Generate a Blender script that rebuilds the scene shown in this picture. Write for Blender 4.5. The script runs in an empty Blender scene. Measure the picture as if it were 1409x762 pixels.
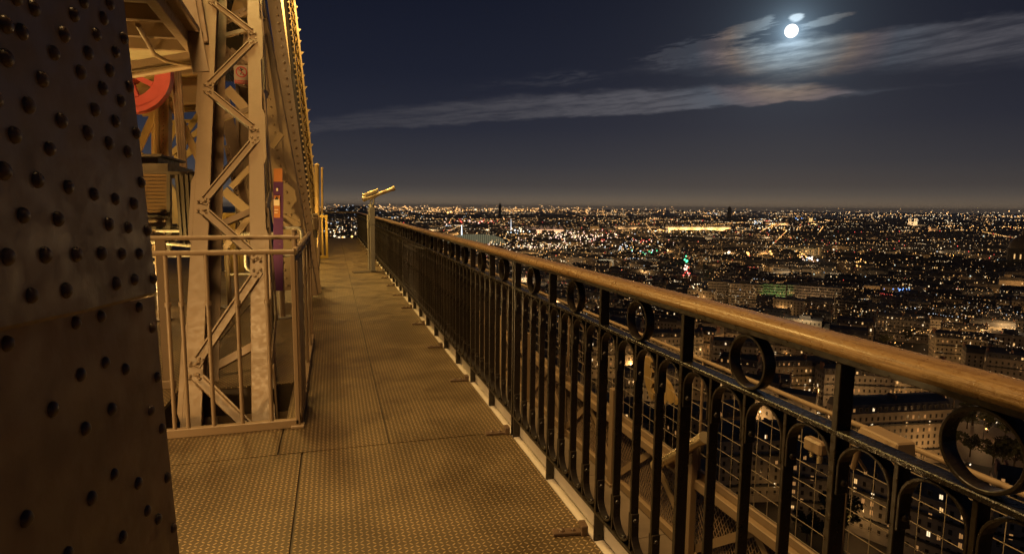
import bpy, bmesh, math, random
from mathutils import Vector, Matrix
R = math.radians
random.seed(7)
sc = bpy.context.scene
COL = sc.collection

# ------------------------------------------------------------------ camera
CAM_H = 1.4
F_PX, YAW, PITCH, ROLL = 828.0, 0.289, 0.1155, 0.0087
_s, _c = math.sin(YAW), math.cos(YAW)
_f0, _r0 = Vector((_s, _c, 0)), Vector((_c, -_s, 0))
FWD = _f0*math.cos(PITCH) - Vector((0, 0, 1))*math.sin(PITCH)
_u0 = _f0*math.sin(PITCH) + Vector((0, 0, 1))*math.cos(PITCH)
RGT = _r0*math.cos(ROLL) + _u0*math.sin(ROLL)
UPV = _u0*math.cos(ROLL) - _r0*math.sin(ROLL)
CAM = Vector((0, 0, CAM_H))
cam_d = bpy.data.cameras.new('camera')
cam = bpy.data.objects.new('camera', cam_d); COL.objects.link(cam)
m = Matrix.Identity(4)
for i, v in enumerate((RGT, UPV, -FWD)):
    for j in range(3): m[j][i] = v[j]
m.translation = CAM
cam.matrix_world = m
cam_d.sensor_width = 36; cam_d.lens = F_PX/1409*36
cam_d.clip_start = 0.05; cam_d.clip_end = 90000
sc.camera = cam

def ray(x, y):
    d = FWD + RGT*((x-704.5)/F_PX) - UPV*((y-381)/F_PX)
    return d.normalized()
def at(x, y, Y):            # point of the world seen at (x, y) of the photograph, Y metres ahead
    d = ray(x, y); return CAM + d*(Y/d.y)
def atz(x, y, z):
    d = ray(x, y); return CAM + d*((z-CAM_H)/d.z)
def atx(x, y, X):
    d = ray(x, y); return CAM + d*(X/d.x)
def azel(x, y):
    d = ray(x, y); return math.degrees(math.atan2(d.x, d.y)), math.degrees(math.asin(d.z))

# ------------------------------------------------------------------ render, exposure
vs = sc.view_settings
vs.view_transform = 'Standard'; vs.look = 'None'; vs.exposure = 0; vs.gamma = 1; vs.use_curve_mapping = False
sc.render.engine = 'CYCLES'
cy = sc.cycles
cy.use_denoising = True
try: cy.denoiser = 'OPENIMAGEDENOISE'; cy.denoising_input_passes = 'RGB_ALBEDO_NORMAL'
except Exception: pass
cy.max_bounces = 5; cy.diffuse_bounces = 3; cy.glossy_bounces = 3; cy.caustics_reflective = False; cy.caustics_refractive = False
cy.use_light_tree = True
cy.sample_clamp_indirect = 4.0

# ------------------------------------------------------------------ world: moonlit sky, city glow, clouds
MOON_AZ, MOON_EL = azel(1089, 43)
world = bpy.data.worlds.new('World'); sc.world = world; world.use_nodes = True
NT = world.node_tree; NT.nodes.clear()
class G:                       # tiny node-graph helper
    def __init__(s, nt): s.nt = nt
    def n(s, t, **k):
        x = s.nt.nodes.new(t)
        for a, b in k.items(): setattr(x, a, b)
        return x
    def put(s, sock, v):
        if isinstance(v, bpy.types.NodeSocket): s.nt.links.new(v, sock)
        else: sock.default_value = v
    def m(s, op, a, b=0.0, c=0.0):
        x = s.n('ShaderNodeMath', operation=op)
        for i, v in enumerate((a, b, c)): s.put(x.inputs[i], v)
        return x.outputs[0]
    def sm(s, v, lo, hi, a=0.0, b=1.0, kind='SMOOTHSTEP'):
        x = s.n('ShaderNodeMapRange', interpolation_type=kind)
        s.put(x.inputs[0], v); s.put(x.inputs[1], lo); s.put(x.inputs[2], hi); s.put(x.inputs[3], a); s.put(x.inputs[4], b)
        return x.outputs[0]
    def ramp(s, v, stops, interp='LINEAR'):
        x = s.n('ShaderNodeValToRGB'); e = x.color_ramp.elements; x.color_ramp.interpolation = interp
        while len(e) < len(stops): e.new(0.5)
        for el, (p, c) in zip(e, stops):
            el.position = p; el.color = (*c, 1) if len(c) == 3 else c
        s.put(x.inputs[0], v); return x.outputs[0]
    def curve(s, v, pts):
        x = s.n('ShaderNodeFloatCurve'); cv = x.mapping.curves[0]
        pts = sorted(pts)
        while len(cv.points) < len(pts): cv.points.new(0.5, 0.5)
        for p, q in zip(cv.points, pts): p.location = q; p.handle_type = 'VECTOR' if len(pts) < 3 else 'AUTO'
        x.mapping.update(); s.put(x.inputs[1], v); return x.outputs[0]
    def mix(s, f, a, b, blend='MIX'):
        x = s.n('ShaderNodeMix', data_type='RGBA', blend_type=blend)
        x.clamp_result = False
        s.put(x.inputs[0], f); s.put(x.inputs[6], a); s.put(x.inputs[7], b); return x.outputs[2]
    def xyz(s, a, b, c=0.0):
        x = s.n('ShaderNodeCombineXYZ')
        for i, v in enumerate((a, b, c)): s.put(x.inputs[i], v)
        return x.outputs[0]
    def noise(s, vec, scale, detail=4, rough=0.55, dist=0.0):
        x = s.n('ShaderNodeTexNoise'); s.put(x.inputs['Vector'], vec)
        x.inputs['Scale'].default_value = scale; x.inputs['Detail'].default_value = detail
        x.inputs['Roughness'].default_value = rough; x.inputs['Distortion'].default_value = dist
        return x.outputs[0]
g = G(NT)
tc = g.n('ShaderNodeTexCoord'); sep = g.n('ShaderNodeSeparateXYZ')
nrm = g.n('ShaderNodeVectorMath', operation='NORMALIZE'); NT.links.new(tc.outputs['Generated'], nrm.inputs[0])
NT.links.new(nrm.outputs[0], sep.inputs[0])
AZ = g.m('MULTIPLY', g.m('ARCTAN2', sep.outputs[0], sep.outputs[1]), 57.29578)
EL = g.m('MULTIPLY', g.m('ARCSINE', sep.outputs[2]), 57.29578)
# base gradient by elevation
e01 = g.m('DIVIDE', EL, 40.0)
base = g.ramp(e01, [(0.0, (.215, .155, .100)), (.018, (.140, .108, .080)), (.032, (.088, .075, .065)), (.05, (.056, .050, .050)), (.10, (.034, .034, .043)),
                    (.18, (.0185, .0205, .034)), (.30, (.0100, .0122, .0245)), (.45, (.0062, .0080, .0185)), (1.0, (.005, .006, .012))])
# glow is weaker to the right
azf = g.sm(AZ, 22.0, 62.0, 1.0, 0.84)
base = g.mix(1.0, base, g.xyz(azf, g.sm(AZ, 22.0, 62.0, 1.0, 0.84), g.sm(AZ, 22.0, 62.0, 1.0, 0.86)), 'MULTIPLY')
# moon direction
md = Vector((math.sin(R(MOON_AZ))*math.cos(R(MOON_EL)), math.cos(R(MOON_AZ))*math.cos(R(MOON_EL)), math.sin(R(MOON_EL))))
dp = g.n('ShaderNodeVectorMath', operation='DOT_PRODUCT'); NT.links.new(nrm.outputs[0], dp.inputs[0]); dp.inputs[1].default_value = md
ANG = g.m('MULTIPLY', g.m('ARCCOSINE', g.m('MINIMUM', dp.outputs['Value'], 0.9999999)), 57.29578)
# cloud coordinates
uv = g.xyz(AZ, EL)
warp = g.noise(g.xyz(g.m('MULTIPLY', AZ, .30), g.m('MULTIPLY', EL, 1.1)), 1.0, 5, .6)
wv = g.m('MULTIPLY', g.m('SUBTRACT', warp, .5), 1.5)
tilt = g.m('ADD', EL, g.m('MULTIPLY', AZ, -.085))
streak = g.noise(g.xyz(g.m('MULTIPLY', AZ, .16), g.m('MULTIPLY', tilt, 2.2), 3.1), 1.0, 6, .62, .3)
fine = g.noise(g.xyz(g.m('MULTIPLY', AZ, .55), g.m('MULTIPLY', tilt, 3.4), 9.1), 1.0, 5, .6, .4)
un = g.m('DIVIDE', g.m('ADD', AZ, 10.0), 80.0)
def cpts(pts):
    o = []
    for x, y in pts:
        a, e = azel(x, y); o.append(((a+10)/80, e/30))
    return o
def band(bot, top, db, dt, k):
    b = g.m('MULTIPLY', g.curve(un, cpts(bot)), 30.0); t = g.m('MULTIPLY', g.curve(un, cpts(top)), 30.0)
    v = g.m('ADD', EL, g.m('MULTIPLY', wv, k))
    lo = g.sm(g.m('SUBTRACT', v, b), 0.0, db); hi = g.sm(g.m('SUBTRACT', t, v), 0.0, dt)
    return g.m('MULTIPLY', lo, hi)
B1 = band([(380, 190), (440, 184), (600, 176), (760, 164), (870, 160), (1000, 150), (1060, 146), (1130, 139), (1200, 131), (1240, 127), (1300, 119), (1409, 112)],
          [(380, 172), (440, 160), (560, 142), (700, 129), (800, 124), (870, 119), (950, 116), (1050, 111), (1120, 113), (1180, 117), (1240, 119), (1300, 113), (1409, 108)], .35, .8, .75)
B1 = g.m('MULTIPLY', B1, g.sm(streak, .30, .56, .40, 1.0))
B1 = g.m('MULTIPLY', B1, g.sm(fine, .25, .6, .55, 1.0))
B1 = g.m('MULTIPLY', B1, g.sm(AZ, -3.0, 24.0, .62, 1.0))
B2 = band([(820, 112), (900, 105), (1000, 113), (1060, 120), (1150, 113), (1250, 108), (1409, 102), (1500, 98)],
          [(820, 100), (900, 84), (960, 70), (1010, 62), (1060, 54), (1120, 44), (1200, 36), (1300, 22), (1409, 10), (1500, 0)], 1.9, .8, 1.1)
B2 = g.m('MULTIPLY', B2, g.sm(streak, .28, .70, .34, 1.0))
B2 = g.m('MULTIPLY', B2, g.sm(fine, .25, .65, .62, 1.0))
def blob(x, y, lx, ly, ang=0.0, k=.8):
    a, e = azel(x, y); du = g.m('SUBTRACT', AZ, a); dv = g.m('SUBTRACT', EL, e); c_, s_ = math.cos(R(ang)), math.sin(R(ang))
    p = g.m('ADD', g.m('MULTIPLY', du, c_/lx), g.m('MULTIPLY', dv, s_/lx)); q = g.m('ADD', g.m('MULTIPLY', dv, c_/ly), g.m('MULTIPLY', du, -s_/ly))
    r = g.m('SQRT', g.m('ADD', g.m('MULTIPLY', p, p), g.m('MULTIPLY', q, q)))
    r = g.m('ADD', r, g.m('MULTIPLY', g.m('SUBTRACT', fine, .5), k*2.2))
    return g.sm(r, .55, 1.15, 1.0, 0.0)
tuft = blob(1025, 41, 2.6, .55, 10); bright = blob(1096, 25, .62, .34, 0, .5)
tuft = g.m('MAXIMUM', tuft, blob(1135, 29, 1.9, .35, 10)); tuft = g.m('MAXIMUM', tuft, blob(1054, 30, .8, .35, 20))
B3 = band([(560, 150), (640, 132), (760, 122), (900, 110), (1000, 100), (1100, 96)], [(560, 140), (640, 112), (760, 92), (860, 84), (960, 62), (1100, 44)], .7, 1.2, 1.0)
B3 = g.m('MULTIPLY', g.m('MULTIPLY', B3, g.sm(fine, .34, .72, 0.0, .8)), g.sm(g.noise(g.xyz(g.m('MULTIPLY', AZ, .12), g.m('MULTIPLY', EL, .35), 4.4), 1.0, 3), .42, .62))
B3 = g.m('MULTIPLY', B3, g.m('MULTIPLY', g.sm(AZ, 6.0, 22.0), g.sm(AZ, 34.0, 43.0, 1.0, 0.0)))
wisp = g.m('MULTIPLY', blob(960, 68, 5.0, .8, 8, 1.2), .35)
ang01 = g.m('DIVIDE', ANG, 40.0)
ccol = g.ramp(ang01, [(0.0, (.62, .80, .95)), (.05, (.34, .42, .47)), (.085, (.215, .225, .225)), (.118, (.20, .140, .105)), (.15, (.120, .092, .096)),
                      (.19, (.074, .083, .105)), (.28, (.082, .080, .095)), (.6, (.058, .056, .068)), (1.0, (.045, .044, .055))])
ctot = g.m('MINIMUM', g.m('ADD', g.m('ADD', g.m('MULTIPLY', B1, 1.1), g.m('MULTIPLY', B2, .85)), g.m('ADD', g.m('MAXIMUM', wisp, g.m('MULTIPLY', B3, .6)), g.m('MULTIPLY', tuft, .40))), 1.0)
ccol = g.mix(ctot, base, ccol)
ccol = g.mix(g.m('MULTIPLY', bright, .7), ccol, (.75, .9, 1.0, 1))
# glow around the moon
gl = g.m('POWER', g.m('DIVIDE', 1.0, g.m('ADD', 1.0, g.m('MULTIPLY', ANG, .75))), 2.4)
glow = g.mix(1.0, (.55, .82, 1.05, 1), g.xyz(gl, gl, gl), 'MULTIPLY')
skyc = g.mix(1.0, ccol, glow, 'ADD')
# a trace of moonlit sky scattering
st = g.n('ShaderNodeTexSky'); st.sky_type = 'NISHITA'; st.sun_disc = False
st.sun_elevation = R(MOON_EL); st.sun_rotation = R(MOON_AZ)
nis = g.mix(1.0, st.outputs[0], (.0003, .0003, .0003, 1), 'MULTIPLY')
skyc = g.mix(1.0, skyc, nis, 'ADD')
bg = g.n('ShaderNodeBackground'); g.put(bg.inputs[0], skyc); bg.inputs[1].default_value = 1.0
wo = g.n('ShaderNodeOutputWorld'); NT.links.new(bg.outputs[0], wo.inputs[0])

# ------------------------------------------------------------------ lights
def lamp(name, kind, loc, power, color=(1, .60, .24), radius=.12, aim=None, spot=None, blend=.4):
    l = bpy.data.lights.new(name, kind); l.energy = power; l.color = color
    if kind in ('POINT', 'SPOT'): l.shadow_soft_size = radius
    o = bpy.data.objects.new(name, l); COL.objects.link(o); o.location = loc
    if aim is not None: o.rotation_euler = (Vector(aim)-Vector(loc)).to_track_quat('-Z', 'Y').to_euler()
    if spot: l.spot_size = R(spot); l.spot_blend = blend
    return o
moonlight = lamp('moonlight', 'SUN', (0, 0, 30), .05, (.72, .84, 1.0), aim=Vector((0, 0, 30))-md)
moonlight.data.angle = R(.9)
WARM = (1.0, .60, .22); YEL = (1.0, .63, .18)
lamp('floodlight_near', 'SPOT', (-1.0, 1.9, 7.6), 1950, WARM, .9, (-.3, 4.6, 0), 120, .6)
lamp('floodlight_middle', 'SPOT', (-2.4, 10.5, 9.0), 2400, YEL, 1.0, (-.2, 10.5, 0), 130, .6)
lamp('floodlight_far', 'SPOT', (-1.6, 17, 8.6), 3900, YEL, .6, (0, 18.5, 0), 130, .6)
lamp('floodlight_side', 'SPOT', (-3.6, 6.4, 3.4), 170, WARM, .7, (.8, 5.2, .2), 100, .7)
lamp('low_fill_light', 'SPOT', (-3.0, 2.3, .28), 260, WARM, .05, (1.1, 3.0, .05), 110, .6)  # added low lamp, sends light under the bottom rail onto the flashing
lamp('low_fill_light', 'SPOT', (-3.0, 8.5, .28), 110, WARM, .05, (1.1, 8.0, .05), 110, .6)  # second added low lamp, for the farther flashing
lamp('floodlight_platform', 'SPOT', (-3.3, 6.6, .35), 380, WARM, .15, (-2.5, 8.0, 4.2), 84, .6)
lamp('floodlight_column', 'SPOT', (-1.9, 6.9, .3), 260, YEL, .10, (-.75, 10.5, 4), 100, .6)
lamp('floodlight_girders', 'POINT', (-5.2, 11.0, 1.6), 420, YEL, .2)
lamp('floodlight_lattice', 'SPOT', (-.75, 14.6, .3), 170, YEL, .1, (-.5, 17.5, 4), 110, .5)
lamp('floodlight_gallery', 'POINT', (1.25, 7.5, -.15), 12, WARM, .1)

# ------------------------------------------------------------------ materials
def mat(name):
    M = bpy.data.materials.new(name); M.use_nodes = True
    nt = M.node_tree; return M, G(nt), nt.nodes['Principled BSDF']
def bump(gg, bs, h, strength=.4, dist=.01):
    b = gg.n('ShaderNodeBump'); b.inputs['Strength'].default_value = strength; b.inputs['Distance'].default_value = dist
    gg.put(b.inputs['Height'], h); gg.nt.links.new(b.outputs[0], bs.inputs['Normal'])
def obco(gg): return gg.n('ShaderNodeTexCoord').outputs['Object']
def paint(name, col, rough=.5, scale=14, bstr=.25, bd=.004, dirt=.35, metal=0.0, var=None):
    M, gg, bs = mat(name); co = obco(gg)
    n1 = gg.noise(co, scale, 5, .6); n2 = gg.noise(co, scale*.22, 4, .6)
    dk = tuple(c*(1-dirt) for c in col)
    c = gg.mix(gg.sm(n2, .35, .68), (*dk, 1), (*col, 1))
    if var: c = gg.mix(gg.sm(n1, .60, .70), c, (*var, 1))
    gg.put(bs.inputs['Base Color'], c)
    gg.put(bs.inputs['Roughness'], gg.sm(n1, .3, .7, rough-.1, rough+.12))
    bs.inputs['Metallic'].default_value = metal
    bump(gg, bs, gg.m('ADD', n1, gg.m('MULTIPLY', n2, 2.0)), bstr, bd)
    return M
def flat(name, col, rough=.6, metal=0.0):
    M, gg, bs = mat(name); bs.inputs['Base Color'].default_value = (*col, 1); bs.inputs['Roughness'].default_value = rough; bs.inputs['Metallic'].default_value = metal
    return M
def emit(name, col, s, sample=False):
    M, gg, bs = mat(name); bs.inputs['Base Color'].default_value = (*[c*.3 for c in col], 1)
    bs.inputs['Emission Color'].default_value = (*col, 1); bs.inputs['Emission Strength'].default_value = s
    if not sample: M.cycles.emission_sampling = 'NONE'
    return M
M_BROWN = paint('tower_brown_paint', (.25, .172, .102), .5, 26, .18, .002, .07)
M_BROWN2 = paint('tower_brown_paint_old', (.30, .20, .12), .55, 10, .4, .005, .3)
M_PLATE = paint('pillar_brown_paint', (.26, .165, .095), .45, 22, .5, .003, .3)
M_PLATE2 = paint('pillar_brown_paint_lower', (.30, .185, .095), .5, 18, .5, .003, .3)
M_RIVET = paint('rivet_brown_paint', (.15, .095, .060), .36, 60, .3, .001, .3)
M_GOLD = paint('gilded_lattice_paint', (.42, .27, .10), .45, 12, .3, .004, .3)
M_BLACK = paint('black_iron_paint', (.022, .016, .011), .36, 60, .35, .0015, .4, var=(.05, .028, .014))
M_YELLOW = paint('yellow_gate_paint', (.62, .40, .07), .45, 20, .15, .002, .15)
M_RED = paint('red_wheel_paint', (.62, .10, .07), .45, 14, .15, .003, .15)
M_DARK = paint('dark_machine_paint', (.06, .040, .024), .5, 14, .2, .003, .4)
M_STEEL = paint('pale_tube_steel', (.36, .33, .28), .35, 20, .1, .001, .1, metal=.3)
M_TELE = paint('grey_cast_metal', (.27, .25, .23), .45, 20, .15, .002, .15, metal=.3)
M_BRASS = paint('polished_brass', (.72, .58, .34), .32, 8, .03, .0006, .08, metal=.7)
M_SOFFIT = paint('soffit_cream_paint', (.40, .33, .20), .55, 6, .2, .004, .25)
M_WHITE = paint('white_board_paint', (.62, .56, .50), .6, 10, .2, .003, .2)
M_LEDGE = paint('ledge_paving', (.20, .15, .11), .65, 9, .3, .004, .3)

# handrail wood
M_WOOD, gg, bs = mat('handrail_oak')
co = obco(gg); mp = gg.n('ShaderNodeMapping'); gg.nt.links.new(co, mp.inputs[0]); mp.inputs['Scale'].default_value = (70, 1.6, 70)
w1 = gg.noise(mp.outputs[0], 2.2, 6, .65, .6); w2 = gg.noise(co, 2.3, 3, .5); w3 = gg.noise(co, 55, 4, .6)
wc = gg.ramp(gg.m('ADD', gg.m('MULTIPLY', w1, .75), gg.m('MULTIPLY', w3, .25)), [(.30, (.085, .045, .016)), (.44, (.19, .108, .038)), (.58, (.26, .158, .058)), (.74, (.36, .23, .09))])
gg.put(bs.inputs['Base Color'], wc); gg.put(bs.inputs['Roughness'], gg.sm(w3, .3, .7, .24, .48))
bs.inputs['Coat Weight'].default_value = .35; bs.inputs['Coat Roughness'].default_value = .22
bump(gg, bs, gg.m('ADD', gg.m('MULTIPLY', w3, .7), w1), .9, .0035)

# raised-bar deck plate: rows of short bars, alternating left and right
def deck_mat(name, rot):
    M, gg, bs = mat(name); co = gg.n('ShaderNodeTexCoord').outputs['Object']
    mp = gg.n('ShaderNodeMapping'); gg.nt.links.new(co, mp.inputs[0]); mp.inputs['Rotation'].default_value = (0, 0, rot)
    mp.inputs['Scale'].default_value = (1/.0245, 1/.0245, 1)
    sp_ = gg.n('ShaderNodeSeparateXYZ'); gg.nt.links.new(mp.outputs[0], sp_.inputs[0])
    x, y = sp_.outputs[0], sp_.outputs[1]
    fx = gg.m('SUBTRACT', gg.m('FRACT', x), .5); fy = gg.m('SUBTRACT', gg.m('FRACT', y), .5)
    chk = gg.m('MODULO', gg.m('ADD', gg.m('FLOOR', x), gg.m('FLOOR', y)), 2.0); chk = gg.m('ABSOLUTE', chk)
    sgn = gg.m('SUBTRACT', gg.m('MULTIPLY', chk, 2.0), 1.0)
    p = gg.m('MULTIPLY', gg.m('ADD', fx, gg.m('MULTIPLY', fy, sgn)), .7071); q = gg.m('MULTIPLY', gg.m('SUBTRACT', fx, gg.m('MULTIPLY', fy, sgn)), .7071)
    r = gg.m('SQRT', gg.m('ADD', gg.m('POWER', gg.m('DIVIDE', p, .43), 2.0), gg.m('POWER', gg.m('DIVIDE', q, .15), 2.0)))
    h = gg.sm(r, .65, 1.08, 1.0, 0.0)
    n1 = gg.noise(co, 2.2, 5, .65); n2 = gg.noise(co, 40, 4, .6); n3 = gg.noise(co, .8, 3, .5)
    lo = gg.mix(gg.sm(n1, .35, .65), (.085, .057, .027, 1), (.125, .085, .041, 1))
    hi = gg.mix(gg.sm(n1, .35, .65), (.40, .28, .15, 1), (.52, .37, .20, 1))
    c = gg.mix(gg.m('MULTIPLY', h, gg.sm(n2, .25, .6, .55, 1.0)), lo, hi)
    c = gg.mix(gg.sm(n3, .5, .72, 0.0, .05), c, (.07, .055, .035, 1))
    gg.put(bs.inputs['Base Color'], c); bs.inputs['Metallic'].default_value = .25
    gg.put(bs.inputs['Roughness'], gg.sm(n1, .3, .7, .38, .58))
    bump(gg, bs, gg.m('ADD', h, gg.m('MULTIPLY', n2, .12)), .9, .0035)
    return M
M_DECK = deck_mat('checker_plate', 0.0); M_DECK2 = deck_mat('checker_plate_turned', R(62))

# city materials
def wallmat(name, col):
    M, gg, bs = mat(name); co = obco(gg); n = gg.noise(co, .35, 5, .6)
    gg.put(bs.inputs['Base Color'], gg.mix(gg.sm(n, .3, .7), (*[c*.7 for c in col], 1), (*col, 1))); bs.inputs['Roughness'].default_value = .85
    return M
M_STONE = [wallmat('limestone_facade', (.42, .34, .24)), wallmat('cream_facade', (.45, .38, .28)), wallmat('grey_facade', (.32, .28, .23))]
M_ZINC = paint('zinc_roof', (.17, .155, .14), .85, .4, .2, .1, .4)
M_SLATE = paint('slate_roof', (.10, .088, .078), .85, .5, .2, .1, .4)
M_BRICK = flat('chimney_brick', (.22, .11, .07), .9)
M_PANE = flat('dark_window_glass', (.045, .038, .030), .15)
M_RAILING = flat('balcony_iron', (.02, .018, .016), .6)
M_ROAD = paint('asphalt', (.045, .042, .04), .8, .05, .1, .1, .3)
M_GROUND = paint('city_ground', (.07, .058, .045), .9, .02, .1, .1, .4)
M_LEAF = paint('tree_foliage', (.08, .082, .028), .8, .7, .2, .1, .5)
M_BARK = flat('tree_bark', (.07, .05, .035), .9)
L_WARM = emit('lit_window_warm', (1.0, .58, .21), 1.0); L_PALE = emit('lit_window_pale', (1.0, .76, .44), 1.4); L_DIM = emit('lit_window_dim', (1.0, .48, .15), .38); L_COOL = emit('lit_window_cool', (.85, 1.0, .9), 1.1)
L_SOD = emit('sodium_lamp', (1.0, .50, .14), 3.0); L_WHT = emit('white_lamp', (1.0, .80, .52), 2.6); L_CLD = emit('cool_lamp', (.75, .88, 1.0), 2.4)
L_RED = emit('red_lamp', (1.0, .10, .07), 3.0); L_GRN = emit('green_lamp', (.12, 1.0, .45), 2.5); L_BLU = emit('blue_lamp', (.2, .4, 1.0), 2.5); L_PNK = emit('pink_white_lamp', (1.0, .64, .50), 2.6)
L_SODF = emit('far_sodium_lamp', (1.0, .52, .18), 1.3); L_WHTF = emit('far_white_lamp', (1.0, .72, .40), 1.6); L_DIMF = emit('far_dim_lamp', (1.0, .56, .24), .42); L_HZO = emit('horizon_sodium_lamp', (1.0, .50, .16), 5.5); L_HZW = emit('horizon_white_lamp', (1.0, .70, .38), 3.4); L_MOON = emit('moon_face', (1.0, .98, .96), 1.6)

# ------------------------------------------------------------------ mesh builder
class MB:
    def __init__(s): s.v = []; s.f = []; s.mi = []; s.sm = []
    def add(s, vs_, fs, mi=0, smooth=False):
        o = len(s.v); s.v += [tuple(p) for p in vs_]
        for f in fs: s.f.append(tuple(i+o for i in f)); s.mi.append(mi); s.sm.append(smooth)
        return s
    def hexa(s, p, mi=0):   # 8 points: bottom 4 ccw, top 4 ccw
        return s.add(p, [(3, 2, 1, 0), (4, 5, 6, 7), (0, 1, 5, 4), (1, 2, 6, 5), (2, 3, 7, 6), (3, 0, 4, 7)], mi)
    def box(s, x0, x1, y0, y1, z0, z1, mi=0):
        return s.hexa([(x0, y0, z0), (x1, y0, z0), (x1, y1, z0), (x0, y1, z0), (x0, y0, z1), (x1, y0, z1), (x1, y1, z1), (x0, y1, z1)], mi)
    def beam(s, a, b, w, h, up=(0, 0, 1), mi=0):   # w across, h along up
        a, b = Vector(a), Vector(b); d = (b-a).normalized(); u = Vector(up); sd = d.cross(u)
        if sd.length < 1e-4: sd = d.cross(Vector((1, 0, 0)))
        sd.normalize(); u = sd.cross(d).normalized(); sd = sd*(w/2); u = u*(h/2)
        q = [a-sd-u, a+sd-u, a+sd+u, a-sd+u, b-sd-u, b+sd-u, b+sd+u, b-sd+u]
        return s.add(q, [(0, 1, 2, 3), (7, 6, 5, 4), (0, 4, 5, 1), (1, 5, 6, 2), (2, 6, 7, 3), (3, 7, 4, 0)], mi)
    def tube(s, pts, r, n=10, mi=0, closed=False, caps=True):
        pts = [Vector(p) for p in pts]; N = len(pts); rings = []; prev = None
        for i, p in enumerate(pts):
            if closed: d = pts[(i+1) % N]-pts[i-1]
            else: d = pts[min(i+1, N-1)]-pts[max(i-1, 0)]
            d.normalize()
            if prev is None:
                a = Vector((0, 0, 1)) if abs(d.z) < .9 else Vector((1, 0, 0)); a = (a-d*a.dot(d)).normalized()
            else: a = (prev-d*prev.dot(d)).normalized()
            prev = a; b = d.cross(a); rr = r[i] if isinstance(r, (list, tuple)) else r
            rings.append([p+(a*math.cos(2*math.pi*k/n)+b*math.sin(2*math.pi*k/n))*rr for k in range(n)])
        vs_ = [q for rg in rings for q in rg]; fs = []
        for i in range(N if closed else N-1):
            j = (i+1) % N
            for k in range(n): fs.append((i*n+k, i*n+(k+1) % n, j*n+(k+1) % n, j*n+k))
        s.add(vs_, fs, mi, True)
        if caps and not closed:
            s.add(rings[0], [tuple(reversed(range(n)))], mi); s.add(rings[-1], [tuple(range(n))], mi)
        return s
    def dome(s, c, nrm_, r, h=None, n=10, rings=4, mi=0, tan=None):
        c = Vector(c); z = Vector(nrm_).normalized(); a = Vector((0, 0, 1)) if abs(z.z) < .9 else Vector((1, 0, 0))
        a = (a-z*a.dot(z)).normalized(); b = z.cross(a); h = h or r; vs_ = []; fs = []
        for i in range(rings):
            t = i/rings*math.pi/2
            for k in range(n): vs_.append(c+(a*math.cos(2*math.pi*k/n)+b*math.sin(2*math.pi*k/n))*r*math.cos(t)+z*h*math.sin(t))
        vs_.append(c+z*h)
        for i in range(rings-1):
            for k in range(n): fs.append((i*n+k, i*n+(k+1) % n, (i+1)*n+(k+1) % n, (i+1)*n+k))
        for k in range(n): fs.append(((rings-1)*n+k, (rings-1)*n+(k+1) % n, rings*n))
        return s.add(vs_, fs, mi, True)
    def prism(s, poly, off, mi=0):     # closed polygon (list of points) extruded by off
        poly = [Vector(p) for p in poly]; n = len(poly); o = Vector(off)
        return s.add(poly+[p+o for p in poly], [tuple(range(n)), tuple(reversed(range(n, 2*n)))]+[(i, i+n, (i+1) % n+n, (i+1) % n) for i in range(n)], mi)
    def octa(s, c, r, mi=0, h=None):
        x, y, z = c; h = h or r
        return s.add([(x+r, y, z), (x, y+r, z), (x-r, y, z), (x, y-r, z), (x, y, z+h), (x, y, z-h)],
                     [(0, 1, 4), (1, 2, 4), (2, 3, 4), (3, 0, 4), (1, 0, 5), (2, 1, 5), (3, 2, 5), (0, 3, 5)], mi)
    def arc_strip(s, cy_, cz, ro, ri, a0, a1, hx, n=14, mi=0, leg=0, sgn=1):   # strip bent in the YZ plane, depth 2*hx along X, straight legs
        pr = []
        if leg: pr.append((cy_+ro*math.cos(a0), cz-sgn*leg, cy_+ri*math.cos(a0), cz-sgn*leg))
        for i in range(n+1):
            a = a0+(a1-a0)*i/n
            pr.append((cy_+ro*math.cos(a), cz+ro*math.sin(a), cy_+ri*math.cos(a), cz+ri*math.sin(a)))
        if leg: pr.append((cy_+ro*math.cos(a1), cz-sgn*leg, cy_+ri*math.cos(a1), cz-sgn*leg))
        vs_ = []
        for (y0, z0, y1, z1) in pr: vs_ += [(-hx, y0, z0), (hx, y0, z0), (hx, y1, z1), (-hx, y1, z1)]
        fs = []
        for i in range(len(pr)-1):
            for k in range(4): fs.append((i*4+k, (i+1)*4+k, (i+1)*4+(k+1) % 4, i*4+(k+1) % 4))
        fs += [(0, 1, 2, 3), tuple((len(pr)-1)*4+k for k in (3, 2, 1, 0))]
        return s.add(vs_, fs, mi)
    def mesh(s, name, mats):
        me = bpy.data.meshes.new(name); me.from_pydata(s.v, [], s.f)
        for mm in mats: me.materials.append(mm)
        me.polygons.foreach_set('material_index', s.mi); me.polygons.foreach_set('use_smooth', s.sm)
        bm = bmesh.new(); bm.from_mesh(me); bmesh.ops.recalc_face_normals(bm, faces=bm.faces); bm.to_mesh(me); bm.free()
        me.update(); return me
    def build(s, name, mats, parent=None, loc=None, rz=0.0, bevel=0):
        o = bpy.data.objects.new(name, s.mesh(name, mats if isinstance(mats, (list, tuple)) else [mats])); COL.objects.link(o)
        if parent: o.parent = parent
        if loc is not None: o.location = loc
        o.rotation_euler.z = rz
        if bevel:
            b = o.modifiers.new('bevel', 'BEVEL'); b.width = bevel; b.segments = 1; b.limit_method = 'ANGLE'; b.angle_limit = R(40)
        return o
def tag(o, label, cat, group=None, kind=None):
    o['label'] = label; o['category'] = cat
    if group: o['group'] = group
    if kind: o['kind'] = kind
    return o
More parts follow.
